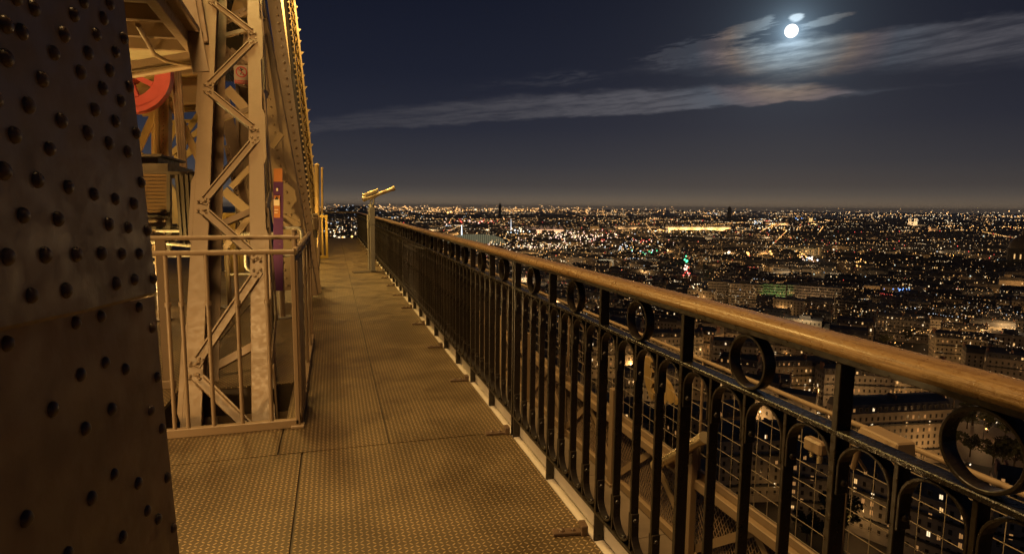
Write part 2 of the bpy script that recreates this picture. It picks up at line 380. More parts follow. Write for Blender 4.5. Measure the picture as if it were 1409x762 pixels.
def thing(name, label, cat, loc=(0, 0, 0), rz=0.0, group=None):
    o = bpy.data.objects.new(name, None); COL.objects.link(o); o.location = loc; o.rotation_euler.z = rz; o.empty_display_size = .2
    return tag(o, label, cat, group)
def struct(o): o['kind'] = 'structure'; return o
def stuff(o, label=None, cat=None):
    o['kind'] = 'stuff'
    if label: o['label'] = label
    if cat: o['category'] = cat
    return o
def copy_tree(o, parent=None):
    c = o.copy(); COL.objects.link(c); c.parent = parent
    for ch in list(o.children): copy_tree(ch, c)
    return c
V = Vector
ZG = -115.0     # level of the city streets

# ================================================================== DECK
XE, YE = 1.03, 27.42
GAP = .011
b = MB(); b2 = MB()
def plate(x0, x1, y0, y1, bb): bb.box(x0+GAP/2, x1-GAP/2, y0+GAP/2, y1-GAP/2, -.012, 0)
plate(-6, -.2, -2.5, 3.5, b); plate(-.2, XE, -2.5, 3.5, b)
ys = [3.5, 11.75, 19.5, YE]
for i in range(3):
    plate(.29, XE, ys[i], ys[i+1], b)
    if i == 0:
        plate(-.33, .29, 3.5, ys[1], b)
        plate(-1.15, -.33, 3.5, 3.98, b); plate(-1.15, -.33, 4.95, ys[1], b2); plate(-6, -1.15, 3.5, ys[1], b2)
    else:
        plate(-.33, .29, ys[i], ys[i+1], b); plate(-6, -.33, ys[i], ys[i+1], b)
dk = b.build('deck_floor', M_DECK); struct(dk)
dk2 = b2.build('deck_floor', M_DECK2); struct(dk2)
b = MB()
for x0, x1, y0, y1 in ((-6, -1.15, -2.5, YE), (-.33, XE-.02, -2.5, YE), (-1.15, -.33, -2.5, 3.98), (-1.15, -.33, 4.95, YE)):
    b.box(x0, x1, y0, y1, -.22, -.016)
o = b.build('deck_underframe', M_DARK); struct(o)
# white flashing along the deck's outer edge, lit by the added low lamps
b = MB(); b.box(XE+.002, XE+.046, -2.5, YE+.3, -.014, -.006); b.box(XE+.0465, XE+.056, -2.5, YE+.3, -.25, .100)
tag(b.build('edge_flashing', M_WHITE), 'pale flashing strip running along the walkway edge under the black railing', 'flashing')

# ================================================================== RAILING
XR = 1.053; P = .603; Y0 = 1.01; NB = 44; Q = P/4
ZB, ZM, ZU = .125, .912, 1.074
rail = thing('iron_railing', 'long black iron railing with ring frieze and polished wooden handrail along the walkway', 'railing', (XR, Y0, 0))
def bolt(bb, y, z, r=.009): bb.dome((0, y, z), (0, -1, 0), r, r*.8, 8, 3)
def hoops(bb, hx, ht):
    cyy = -Q/2; ro = Q/2-ht-.0005; ri = ro-.0065
    bb.arc_strip(cyy, ZM-ro-.001, ro, ri, 0, math.pi, hx, 14, leg=.062)
    bb.arc_strip(cyy, ZB+ro+.001, ro, ri, 0, -math.pi, hx, 14, leg=.075, sgn=-1)
    bolt(bb, cyy+ri, ZM-ro-.036); bolt(bb, cyy+ri, ZB+ro+.05)
    bb.dome((0, cyy, ZB+.0085), (0, 0, 1), .010, .008, 8, 3)
def baluster_mb(y=0.0):
    bb = MB(); bb.box(-.016, .016, -.0055, .0055, ZB, ZM); hoops(bb, .0155, .006)
    if y: bb.v = [(a, q+y, z) for a, q, z in bb.v]
    return bb
def post_mb():
    bb = MB(); bb.box(-.020, .020, -.008, .008, -.07, ZU); hoops(bb, .0155, .0085); return bb
def ring_mb():
    bb = MB(); c = (ZM+.014+ZU)/2; ro = (ZU-ZM-.014)/2-.0005; pr = []; n = 40
    for i in range(n):
        a = 2*math.pi*i/n
        for hx, r in ((-.017, ro), (.017, ro), (.017, ro-.0075), (-.017, ro-.0075)): pr.append((hx, r*math.cos(a), c+r*math.sin(a)))
    fs = []
    for i in range(n):
        j = (i+1) % n
        for k in range(4): fs.append((i*4+k, j*4+k, j*4+(k+1) % 4, i*4+(k+1) % 4))
    return bb.add(pr, fs)
proto = {'post': post_mb().build('post', M_BLACK, rail, bevel=.0016), 'ring': ring_mb().build('ring', M_BLACK, rail, bevel=.0014), 'baluster': baluster_mb().build('baluster', M_BLACK, rail, bevel=.0014)}
used = set()
def rput(k, y):
    o = proto[k]
    if k in used: o = o.copy(); COL.objects.link(o)
    used.add(k); o.location = (0, y, 0)
far = MB(); nbal = 0
for k in range(-2, NB+1):
    rput('post', k*P)
    if k == NB: break
    rput('ring', (k+.5)*P)
    for j in (1, 2, 3):
        if nbal < 99: rput('baluster', k*P+j*Q)
        else:
            t = baluster_mb(k*P+j*Q); far.add(t.v, t.f)
        nbal += 1
o = far.build('far_baluster', M_BLACK, rail); o['kind'] = 'stuff'
b = MB(); b.box(-.022, .022, .028, .042, -.07, ZU); jp = b.build('joint_post', M_BLACK, rail, bevel=.0016)
for n_, k in enumerate((4, 14, 24, 34)):
    if n_: jp = jp.copy(); COL.objects.link(jp)
    jp.location = (0, k*P, 0)
YA, YB = -1.6-Y0+.2, NB*P
b = MB(); b.box(-.0205, .0205, YA, YB, ZM+.001, ZM+.014); b.build('middle_rail', paint('wet_black_iron', (.016, .014, .013), .24, 90, .8, .0022, .4, var=(.05, .03, .016)), rail, bevel=.002)
b = MB(); b.box(-.0195, .0195, YA, YB, ZB-.014, ZB-.0005); b.build('bottom_rail', M_BLACK, rail, bevel=.002)
b = MB(); b.box(-.0215, .0215, YA, YB, ZU+.0005, ZU+.017); b.build('handrail_strip', M_BLACK, rail, bevel=.002)
# wooden handrail: rounded section with slight waver
def wood(y0, y1, n):
    bb = MB(); K = 20; rings = []
    for i in range(n+1):
        y = y0+(y1-y0)*i/n; dx = .0022*math.sin(y*2.3)+.0012*math.sin(y*5.1+1); dz = .0020*math.sin(y*1.7+.5)+.0010*math.sin(y*4.3)
        for k in range(K):
            a = 2*math.pi*k/K; cx, sz = math.cos(a), math.sin(a)
            px = .0465*math.copysign(abs(cx)**.8, cx); pz = .0235*math.copysign(abs(sz)**.85, sz)
            if pz < -.0135: pz = -.0135
            rings.append((px+dx+.004, y, ZU+.0315+pz+dz*.6))
    fs = [(i*K+k, i*K+(k+1) % K, (i+1)*K+(k+1) % K, (i+1)*K+k) for i in range(n) for k in range(K)]
    bb.add(rings, fs, 0, True); bb.add(rings[:K], [tuple(range(K))]); bb.add(rings[-K:], [tuple(range(K))]); return bb
cuts = [YA]+[k*P+.30 for k in (2, 7, 13, 19, 25, 31, 37)]+[YB+.03]
for a, c_ in zip(cuts[:-1], cuts[1:]): wood(a+.0012, c_-.0012, max(8, int((c_-a)*9))).build('handrail', M_WOOD, rail)
# floor clips beside every second post
clip = MB(); clip.box(-.15, -.01, -.022, .022, .001, .016); clip.box(-.03, .0, -.03, .03, .001, .045); clip.dome((-.11, 0, .016), (0, 0, 1), .016, .012, 8, 3); clip.dome((-.06, 0, .016), (0, 0, 1), .012, .01, 8, 3)
co_ = clip.build('floor_clip', M_RIVET, rail, bevel=.003); first = True
for k in range(0, NB, 2):
    o = co_ if first else co_.copy()
    if not first: COL.objects.link(o)
    first = False; o.location = (-.03, k*P+.05+random.uniform(-.02, .02), 0); o.rotation_euler.z = random.uniform(-.18, .1)
# far end railing, turning the corner
frail = thing('iron_railing', 'short black iron railing closing the far end of the walkway', 'railing', (XR, YE-.02, 0), R(90))
fn = 9
pf = {}
def fput(key, mbf, y):
    if key not in pf: o = mbf().build(key, M_BLACK, frail); pf[key] = o
    else: o = pf[key].copy(); COL.objects.link(o)
    o.location = (0, y, 0)
for k in range(1, fn):
    fput('post', post_mb, k*P); fput('ring', ring_mb, (k-.5)*P)
    for j in (1, 2, 3): fput('baluster', baluster_mb, (k-1)*P+j*Q)
b = MB(); b.box(-.0205, .0205, .03, (fn-1)*P, ZM+.001, ZM+.014); b.build('middle_rail', M_BLACK, frail)
b = MB(); b.box(-.0195, .0195, .03, (fn-1)*P, ZB-.014, ZB-.0005); b.build('bottom_rail', M_BLACK, frail)
b = MB(); b.box(-.0215, .0215, .03, (fn-1)*P, ZU+.0005, ZU+.017); b.build('handrail_strip', M_BLACK, frail)
wood(.03, (fn-1)*P, 12).build('handrail', M_WOOD, frail)

# ================================================================== OUTER GALLERY below the deck edge
XO = 2.2; OY0, OY1 = -.6, 22.0
b = MB()
for i in range(30): b.box(XE+.32, XO+.25, -2.5+i+.003, -1.5+i-.003, -.93, -.86)
o = b.build('lower_ledge', M_LEDGE); struct(o)
gf = thing('wire_fence', 'brown latticed parapet topped by a wire mesh and pipe rail outside the railing', 'fence', (XO, 0, 0))
b = MB(); b.box(-.03, .03, OY0, OY1, -.855, -.79); b.box(-.05, .05, OY0, OY1, -.36, -.30); b.box(-.012, .012, OY0, OY1, -.30, -.25); b.build('parapet_beam', M_BROWN, gf, bevel=.004)
b = MB(); z0, z1 = -.79, -.36; hh = z1-z0; st_ = .034; w_ = .004
n = int((OY1-OY0)/st_)
for i in range(n):
    y = OY0+i*st_
    if y > 11: break
    b.beam((0, y, z0), (0, y+hh*.62, z1), w_, w_, (1, 0, 0)); b.beam((.004, y+hh*.62, z0), (.004, y, z1), w_, w_, (1, 0, 0))
o = b.build('expanded_mesh', M_BROWN, gf)
b = MB(); bay = 1.12
ypost = [OY0+.42+i*bay for i in range(-1, 20)]
for i, y in enumerate(ypost[:-1]):
    b.beam((-.012, y, z0), (-.012, y+bay/2, z1), .014, .05, (0, 1, 0)); b.beam((-.012, y+bay, z0), (-.012, y+bay/2, z1), .014, .05, (0, 1, 0))
b.build('diagonal_brace', M_BROWN, gf)
pp = MB(); pp.box(-.045, .0, -.035, .035, -.86, -.05); pp.box(-.06, .012, -.05, .05, -.86, -.84); pm = pp.build('post', M_BROWN, gf, bevel=.003)
for i, y in enumerate(ypost):
    o = pm if i == 0 else pm.copy()
    if i: COL.objects.link(o)
    o.location = (-.03, y, 0)
b = MB(); b.tube([(0, OY0, .46), (0, OY1, .46)], .0125, 10); b.build('top_pipe', M_BROWN, gf)
b = MB(); z = -.24
while z < .45: b.beam((0, OY0, z), (0, OY1, z), .0026, .0026); z += .1
y = OY0
while y < OY1: b.beam((0, y, -.25), (0, y, .45), .0026, .0026); y += .105
for zz in (.405, .43): b.beam((.002, OY0, zz), (.002, OY1, zz), .003, .003)
b.build('wire_mesh', paint('mesh_wire', (.34, .27, .18), .45, 20, .1, .001, .1), gf)
st0 = MB(); st0.beam((.0, .1, .45), (.22, .1, .16), .012, .012); s0_ = st0.build('stay', M_BROWN, gf)
up0 = MB(); up0.tube([(0, 0, -.25), (0, 0, .46)], .010, 8); u0_ = up0.build('upright', M_BROWN, gf)
for i, y in enumerate(ypost):
    for o in (s0_, u0_):
        if i: o = o.copy(); COL.objects.link(o)
        o.location = (0, y, 0)
# tubular luminaire, junction boxes and toothed gilded panels out there
pq = atx(934, 622, 2.1)
t = thing('tube_luminaire', 'gold tubular luminaire clamped to the outer fence post, seen between the bars', 'lamp', pq)
dv = (atx(966, 603, 2.1)-atx(902, 640, 2.1)); d_ = dv.normalized(); L_ = dv.length/2
b = MB(); b.tube([-d_*L_, d_*L_], .033, 14); b.build('housing', M_BRASS, t)
b = MB(); b.tube([-d_*(L_+.02), -d_*(L_-.025)], .041, 14); b.tube([d_*(L_-.02), d_*(L_+.012)], .038, 14); b.build('end_cap', M_BRASS, t)
b = MB(); b.beam(-d_*L_*.55, -d_*L_*.55+V((.08, 0, -.06)), .03, .05); b.build('bracket', M_BROWN, t)
pq = atx(1214, 606, 1.98)
t = thing('junction_box', 'beige sloping metal box hanging just beyond the middle rail', 'junction box', pq, R(-6))
b = MB(); b.hexa([(-.05, -.11, -.05), (.05, -.11, -.05), (.05, .11, -.05), (-.05, .11, -.05), (-.03, -.10, .03), (.05, -.10, .03), (.05, .08, .03), (-.03, .08, .03)]); b.build('case', M_BROWN, t, bevel=.006)
b = MB(); b.tube([(0, .1, 0), (.06, .2, -.2)], .012, 8); b.build('bracket', M_BROWN, t)
pq = atx(1122, 613, 2.15)
t = thing('junction_box', 'small beige cable box fixed to the wire mesh, below the handrail bend of light', 'junction box', pq)
t['label'] = 'small rounded beige cable box clipped to the wire mesh'
b = MB(); b.box(-.025, .025, -.055, .055, -.032, .032); b.build('case', M_BROWN, t, bevel=.01)
b = MB(); b.tube([(0, -.03, -.03), (0, -.03, -.07)], .012, 8); b.tube([(0, .02, -.03), (0, .02, -.06)], .010, 8); b.build('cable_gland', M_BRASS, t)
def toothed(pts, X, label):
    q = [atx(x, y, X) for x, y in pts]; b = MB(); b.prism(q, (.03, 0, 0)); tag(b.build('gilded_ornament', M_GOLD), label, 'ornament')
edge = [(892, 492), (896, 498), (894, 506), (897, 512), (895, 520), (898, 527), (896, 534), (899, 541), (898, 551)]
toothed([(884, 489)]+edge+[(893, 545), (888, 528), (885, 508)], 2.9, 'gilded toothed ornament glowing beyond the wire mesh, upper and narrow one')
toothed([(914, 520), (920, 528), (926, 543), (930, 551), (934, 549), (935, 556), (929, 557), (927, 553), (922, 556), (918, 551), (915, 556), (913, 553)], 2.9, 'short broad gilded toothed ornament beyond the wire mesh')

# ================================================================== FOREGROUND PILLAR (riveted plates)
PN = V((1, -.107, .033)).normalized(); PP = V((-.337, 1.3, 1.4))
def onp(x, y, off=0.0):
    d = ray(x, y); q = PP+PN*off; return CAM+d*(((q-CAM).dot(PN))/d.dot(PN))
pil = thing('riveted_pillar', 'dark foreground pillar of overlapping steel plates studded with dome rivets', 'pillar', (-.6, .8, 0))
def loc_(o, par):
    o.parent = par; o.matrix_parent_inverse = Matrix.Translation(-V(par.location)); return o
T = .030
up = [onp(-60, 470, T), onp(120, 430, T), onp(212, 406, T), onp(217.5, 402, T), onp(213, 368, T), onp(172, 0, T), onp(155, -160, T), onp(-60, -160, T)]
lo = [onp(-60, 930), onp(268, 930), onp(247, 762), onp(226, 560), onp(212.5, 407), onp(-60, 466)]
RIV = [(135, 35), (295, 60), (415, 75), (333, 5), (440, 15), (85, 130), (255, 140), (387, 140), (497, 155), (22, 235), (215, 215), (353, 215), (463, 210), (168, 320), (323, 292), (440, 285), (412, 357), (520, 350), (112, 425), (380, 443), (485, 407), (55, 545), (245, 487), (350, 537), (463, 490), (547, 537), (198, 600), (437, 578), (512, 612), (12, 690), (20, 100), (-20, 400), (60, -10), (200, -40), (395, -30)]
RIV = [(x/2.931, y/2.931) for x, y in RIV]
RIV += [(x/2.931, 200+y/2.931) for x, y in [(148, 140), (273, 168), (377, 197), (463, 217), (537, 235), (567, 150), (90, 282), (232, 297), (437, 318), (515, 332), (592, 343), (28, 450), (180, 443), (305, 440), (407, 435), (490, 437), (560, 437), (125, 605), (265, 585), (467, 557), (540, 542), (615, 537)]]
RLO = [(x/2.931, 200+y/2.931) for x, y in [(303, 715), (405, 690), (558, 652), (612, 735)]]
RLO += [(x/1.995, 380+y/1.995) for x, y in [(18, 185), (288, 237), (220, 270), (343, 255), (430, 277), (143, 365), (305, 365), (413, 368), (443, 418), (233, 418), (312, 543), (378, 567), (458, 552), (250, 608), (70, 665), (403, 643), (433, 665), (475, 690), (335, 715), (185, 760), (60, 800), (420, 790)]]
def rivets(bb, lst, off):
    for x, y in lst:
        p = onp(x, y, off); r = random.uniform(.0098, .0112)
        bb.dome(p, PN, r, r*.72, 14, 5, 1)
b = MB(); b.prism(up, -PN*T); rivets(b, RIV, T); loc_(b.build('upper_plate', [M_PLATE, M_RIVET], bevel=.005), pil)
b = MB(); b.prism(lo, -PN*.012); rivets(b, RLO, 0.0); loc_(b.build('lower_plate', [M_PLATE2, M_RIVET]), pil)
b = MB()
core = [onp(-60, 930, -.0125), onp(262, 930, -.0125), onp(240, 762, -.0125), onp(205, 407, -.0125), onp(165, 0, -.0125), onp(150, -160, -.0125), onp(-60, -160, -.0125)]
# unseen shaft behind the plates, full height, added to block the lamps
def pl(Y, z): return V((-.337+.107*(Y-1.3)-.033*(z-1.4)-.016, Y, z))
b.hexa([pl(-.6, 0), pl(1.33, 0), pl(1.33, 0)+V((-.75, .0, 0)), pl(-.6, 0)+V((-.75, 0, 0)), pl(-.6, 4.2), pl(1.20, 4.2), pl(1.20, 4.2)+V((-.75, 0, 0)), pl(-.6, 4.2)+V((-.75, 0, 0))])
loc_(b.build('shaft', M_BROWN2), pil)

# ================================================================== CAGE round the floor opening
cg = thing('guard_cage', 'brown tubular guard rail fencing the square floor opening round the leaning lattice strut', 'guard rail', (-.9, 4.4, 0))
def child(bb, name, mt, par, bevel=0): return loc_(bb.build(name, mt, bevel=bevel), par)
CX0, CX1, CY0, CY1 = -1.62, -.235, 3.93, 6.55
b = MB(); b.tube([(CX0, CY0, 1.115), (CX1, CY0, 1.115)], .016, 10); b.tube([(CX0, CY0+.28, 1.19), (CX1+.02, CY0+.28, 1.19)], .015, 10)
child(b, 'front_rail', M_BROWN, cg)
b = MB(); b.tube([(CX1, CY0, 1.115), (CX1, CY1, 1.115)], .020, 10); b.tube([(CX1-.005, CY0, 1.06), (CX1-.005, CY1, 1.06)], .014, 8); child(b, 'side_rail', M_BROWN, cg)
b = MB(); b.tube([(CX0, CY0, 1.115), (CX0, CY1, 1.115)], .018, 10); child(b, 'side_rail', M_BROWN, cg)
b = MB(); b.box(CX0, CX1, CY0-.02, CY0+.02, .001, .055); child(b, 'front_kerb', M_BROWN, cg, .004)
b = MB(); b.box(CX1-.02, CX1+.02, CY0+.022, CY1, .001, .07); child(b, 'side_kerb', M_BROWN, cg, .004)
b = MB(); b.box(CX1-.022, CX1+.006, CY0-.02, CY0+.02, .02, 1.10); b.box(CX1-.05, CX1+.03, CY0-.04, CY0+.05, .0, .02); child(b, 'corner_post', M_BROWN, cg, .004)
b = MB(); b.box(CX1+.010, CX1+.020, CY0-.01, CY0+.5, .07, 1.06); child(b, 'side_sheet', M_BROWN2, cg, .002)
b = MB(); b.tube([(CX1-.012, CY0+.285, .02), (CX1-.012, CY0+.285, 1.235)], .017, 10); b.dome((CX1-.012, CY0+.285, 1.235), (0, 0, 1), .021, .012); child(b, 'rail_post', M_BROWN, cg)
bm_ = MB(); bm_.tube([(0, 0, .05), (0, 0, 1.11)], .0125, 10); bm_.tube([(0, 0, .80), (0, 0, .825)], .019, 10); bp = None
for x in (253, 289, 329, 370, 234):
    X = at(x, 470, CY0).x
    if bp is None: bp = bm_.build('baluster', M_BROWN); o = bp
    else: o = bp.copy(); COL.objects.link(o)
    loc_(o, cg); o.location = (X, CY0, 0)
for Y in (4.65, 5.3, 5.95, 6.5):
    o = bp.copy(); COL.objects.link(o); loc_(o, cg); o.location = (CX1, Y, 0)
# left flat post of the cage
b = MB(); q = at(228, 450, 5.1); b.box(q.x-.035, q.x+.035, 5.08, 5.10, 0, 1.15); b.tube([(q.x-.12, 5.1, .0), (q.x-.12, 5.1, 1.15)], .018, 10); b.box(q.x-.16, q.x+.06, 5.02, 5.06, .0, .06); child(b, 'rear_post', M_BROWN, cg, .003)

# ================================================================== LEANING LATTICE STRUT
SD = ray(331, -870).normalized()
SX = V((1, 0, 0)); SX = (SX-SD*SX.dot(SD)).normalized(); SN = SD.cross(SX).normalized()
if SN.z < 0: SN = -SN          # front normal: towards the viewer and up
S0 = V((-.705, 4.2, -.08))     # axis of the front face at deck level
def sp(t, x, n): return S0+SD*t+SX*x-SN*n
strut = thing('lattice_strut', 'leaning box strut of four plate legs laced with bolted zigzag channels', 'strut', S0)
HW = .215; LW = .125; DP = .66; T0, T1 = -2.6, 7.2
for sx in (-1, 1):
    b = MB()
    b.beam(sp(T0, sx*HW, 0), sp(T1, sx*HW, 0), LW, .014, SN)
    b.beam(sp(T0, sx*(HW+LW/2-.008), .065), sp(T1, sx*(HW+LW/2-.008), .065), .014, .115, SN)
    for k in range(-1, 5):
        t = (.47 if sx < 0 else -.17)+1.505*k
        b.prism([sp(t-.42, sx*(HW+.05), -.0085), sp(t-.30, sx*(HW+.085), -.0085), sp(t+.30, sx*(HW+.085), -.0085), sp(t+.42, sx*(HW+.05), -.0085)], -SN*.010)
        for dt in (-.05, .05):
            for dx in (-.02, .02): b.dome(sp(t+dt, sx*(HW-.01)+dx*1.3, -.03 if dt else 0), SN, .013, .011, 8, 3)
    child(b, 'front_leg', M_BROWN, strut, .003)
    b = MB()
    b.beam(sp(T0, sx*HW, DP), sp(T1, sx*HW, DP), LW*.9, .014, SN)
    b.beam(sp(T0, sx*(HW+LW/2-.014), DP-.06), sp(T1, sx*(HW+LW/2-.014), DP-.06), .014, .11, SN)
    child(b, 'rear_leg', M_BROWN2, strut, .003)
def channel(bb, a, c, w, n, up_):
    bb.beam(a+n*.012, c+n*.012, w, .010, up_)
    d = (c-a).normalized(); s_ = d.cross(up_).normalized()
    for k in (-1, 1): bb.beam(a+d*.06+n*.026+s_*k*(w/2-.006), c-d*.06+n*.026+s_*k*(w/2-.006), .011, .02, up_)
    for e, sg in ((a, 1), (c, -1)):
        for k in (.015, .055): bb.dome(e+d*sg*k+n*.017, n, .013, .012, 8, 3)
pr_ = None
for k in range(-2, 5):
    tl, tr = .47+1.505*k, -.17+1.505*k
    b = MB(); channel(b, sp(tl+.03, -HW+.01, .0), sp(tr+1.505-.06, HW-.0, .0), .072, SN, SN); child(b, 'lacing_channel', M_BROWN, strut)
    b = MB(); channel(b, sp(tl-.03, -HW+.01, .0), sp(tr+.06, HW-.0, .0), .072, SN, SN); child(b, 'lacing_channel', M_BROWN, strut)
    # flat lacing on the rear and right faces
    b = MB(); b.beam(sp(tl+.6, HW, DP), sp(tr+1.0, -HW, DP), .07, .012, SN); b.beam(sp(tr+1.0, -HW, DP+.013), sp(tl-.6+1.5-.3, HW, DP+.013), .07, .012, SN); child(b, 'lacing_bar', M_BROWN2, strut)
    for sx in (-1, 1):
        b = MB(); X_ = sx*(HW+LW/2+.006)
        b.beam(sp(tl, X_, .03), sp(tl+.75, X_, DP-.03), .012, .085, SD); b.beam(sp(tl+.75, X_+sx*.013, DP-.03), sp(tl+1.5, X_+sx*.013, .03), .012, .085, SD)
        child(b, 'side_lacing', M_BROWN, strut)
    for t in (tl, tr+.1):
        b = MB(); b.prism([sp(t-.16, HW+LW/2+.002, .10), sp(t+.16, HW+LW/2+.002, .10), sp(t+.05, HW+LW/2+.002, .27), sp(t-.05, HW+LW/2+.002, .27)], SX*.01); child(b, 'gusset', M_BROWN, strut)
# what shows down the hole
b = MB(); b.box(-1.15, -.33, 4.95, 5.02, -.75, -.225); b.box(-1.15, -.33, 4.6, 5.02, -.80, -.755); tag(b.build('floor_trimmer_beam', M_BROWN), 'brown trimmer beam under the far edge of the floor opening', 'beam')
b = MB()
for i in range(14): b.hexa([(-2.2, 3.0+i*.3, -2.3), (0.2, 3.0+i*.3, -2.3), (0.2, 3.28+i*.3, -2.3), (-2.2, 3.28+i*.3, -2.3), (-2.2, 3.0+i*.3, -2.26), (.2, 3.0+i*.3, -2.26), (.2, 3.28+i*.3, -2.2), (-2.2, 3.28+i*.3, -2.2)])
tag(b.build('ribbed_roof', M_WHITE), 'pale ribbed roof glimpsed far down through the floor opening', 'roof')
lamp('floodlight_below', 'POINT', (-1.0, 5.6, -1.2), 30, WARM, .1)

# ================================================================== TELESCOPE on its pillar
tq = atz(513, 374, 0); tel = thing('coin_telescope', 'grey pillar telescope with gilded twin barrels pointing up over the railing', 'telescope', (tq.x, tq.y, 0), R(8))
b = MB(); b.box(-.42, .30, -.16, .14, .001, .014); child2 = b.build('base_plate', M_DARK, tel, bevel=.003)
b = MB(); b.box(-.085, .085, -.075, .075, .015, .05); b.hexa([(-.07, -.065, .05), (.07, -.065, .05), (.07, .065, .05), (-.07, .065, .05), (-.08, -.07, 1.0), (.08, -.07, 1.0), (.08, .07, 1.0), (-.08, .07, 1.0)])
b.hexa([(-.085, -.075, 1.0), (.085, -.075, 1.0), (.085, .075, 1.0), (-.085, .075, 1.0), (-.092, -.08, 1.37), (.092, -.08, 1.37), (.092, .08, 1.37), (-.092, .08, 1.37)]); b.v = [(x*.66, y*.70, z) for x, y, z in b.v]; b.build('pillar', M_TELE, tel, bevel=.008)
b = MB(); b.box(-.098, -.063, -.05, .05, .93, 1.22); b.tube([(-.080, 0, .05), (-.080, 0, .93)], .020, 8); b.build('coin_box', M_STEEL, tel, bevel=.006)
b = MB(); b.tube([(0, 0, 1.37), (0, 0, 1.43)], .06, 12); b.tube([(-.02, 0, 1.42), (-.02, 0, 1.52), (.08, 0, 1.60)], .018, 8); b.tube([(.03, 0, 1.42), (.05, 0, 1.56), (.12, 0, 1.62)], .022, 8); b.build('yoke', M_STEEL, tel, bevel=.003)
dr = V((.93, 0, .36)).normalized(); un_ = V((-.36, 0, .93)); c0 = V((.12, 0, 1.635))
b = MB()
b.tube([c0-dr*.26, c0+dr*.22], .038, 16); b.tube([c0+dr*.22, c0+dr*.36], [.038, .046], 16); b.tube([c0+dr*.35, c0+dr*.40], .051, 16)
b.build('main_barrel', M_BRASS, tel)
b = MB(); b.beam(c0-dr*.26+un_*.065, c0+dr*.02+un_*.065, .07, .045, un_); b.tube([c0-dr*.29+un_*.092, c0+dr*.06+un_*.092], .024, 12); b.tube([c0-dr*.32+un_*.015, c0-dr*.25+un_*.015], .058, 14); b.build('sight_barrel', M_BRASS, tel, bevel=.003)

# ================================================================== INSIDE THE TOWER: everything behind the strut
def band2(bb, p0, p1, Y, w, th=.02, dY=0.0, mi=0):   # flat member from pixel p0 to p1 at depth Y (p1 may lie dY deeper), w in metres
    a = at(*p0, Y); c = at(*p1, Y+dY); bb.beam(a, c, w, th, (0, -1, 0), mi); return a, c
def rowriv(bb, a, c, n, off, r=.02, nrm_=(0, -1, 0)):
    for i in range(n): bb.dome(a+(c-a)*((i+.5)/n)+V(off), nrm_, r, r*.8, 8, 3)
# inclined corner column at the walkway edge
colm = thing('inclined_column', 'leaning riveted corner column rising beside the walkway, lit face and shaded flange', 'column', (-.4, 10.2, 0))
def colplate(px0, px1, Y, w, th, name, mt, riv=0, dY=0.0, roff=0):
    b = MB(); a, c = band2(b, px0, px1, Y, w, th, dY)
    if riv: rowriv(b, a, c, riv, (roff, -th/2-.001, 0), .022)
    return child(b, name, mt, colm, .003), a, c
colplate((434, 404), (368.5, -60), 9.6, .185, .03, 'lit_face', M_BROWN, 44, .35, .02)
# shaded flange facing the walkway: a box plate running in depth
b = MB(); a, c = band2(b, (427, 408), (341, -60), 9.2, .20, .02, .3); b.beam(a+V((.10, .12, 0)), c+V((.10, .12, 0)), .02, .22, (0, 1, 0)); child(b, 'shaded_flange', M_BROWN, colm, .003)
b = MB(); a, c = band2(b, (404, 398), (352, 60), 9.3, .28, .03); rowriv(b, a+V((-.08, 0, 0)), c+V((-.08, 0, 0)), 30, (0, -.016, 0), .02); rowriv(b, a+V((.07, 0, 0)), c+V((.07, 0, 0)), 30, (0, -.016, 0), .02); child(b, 'inner_web', M_BROWN, colm)
b = MB(); b.prism([at(388, 345, 9.2), at(420, 345, 9.2), at(406, 262, 9.2), at(384, 240, 9.2)], (0, .03, 0))
for x, y in [(392, 250), (394, 265), (397, 280), (400, 296), (403, 312), (393, 296), (395, 315), (398, 330), (408, 330), (404, 338)]: b.dome(at(x, y, 9.2), (0, -1, 0), .024, .02, 8, 3)
child(b, 'gusset', M_BROWN, colm)
b = MB()
A, Bp = at(434.5, 396, 10.6), at(386, -60, 11.2)
b.beam(A, Bp, .05, .3, (0, 1, 0)); rng = random.Random(3)
for i in range(60):
    p = A+(Bp-A)*(i/60); b.box(p.x+.02, p.x+.055, p.y-.04, p.y, p.z, p.z+.055)
child(b, 'toothed_edge', M_DARK, colm)
lat = thing('gilded_lattice_column', 'golden lattice column edge outlined against the night sky', 'column', at(440, 300, 14))
A, Bp = at(437, 352, 17.4), at(389, -60, 18.8); A2, B2_ = at(441.5, 352, 18.0), at(396.5, -60, 19.4); A3, B3 = at(430, 352, 17.0), at(381, -60, 18.4)
b = MB(); b.beam(A3, B3, .23, .03, (0, -1, 0)); child(b, 'front_plate', M_BROWN, lat)
b = MB(); b.beam(A, Bp, .07, .05, (0, -1, 0)); b.beam(A2, B2_, .13, .06, (0, -1, 0)); child(b, 'chord', M_GOLD, lat)
b = MB()
N_ = 26
for i in range(N_):
    p, q = A+(Bp-A)*(i/N_), A2+(B2_-A2)*((i+1)/N_); b.beam(p, q, .05, .02, (0, -1, 0)); q2, p2 = A2+(B2_-A2)*(i/N_), A+(Bp-A)*((i+1)/N_); b.beam(q2, p2, .05, .02, (0, -1, 0))
    b.prism([A2+(B2_-A2)*((i+.3)/N_)+V((.04, 0, 0)), A2+(B2_-A2)*((i+.6)/N_)+V((.10+.06*((i*7)%5)/5, 0, .02)), A2+(B2_-A2)*((i+.7)/N_)+V((.04, 0, 0))], (0, .04, 0))
child(b, 'ornament_lacing', M_GOLD, lat)
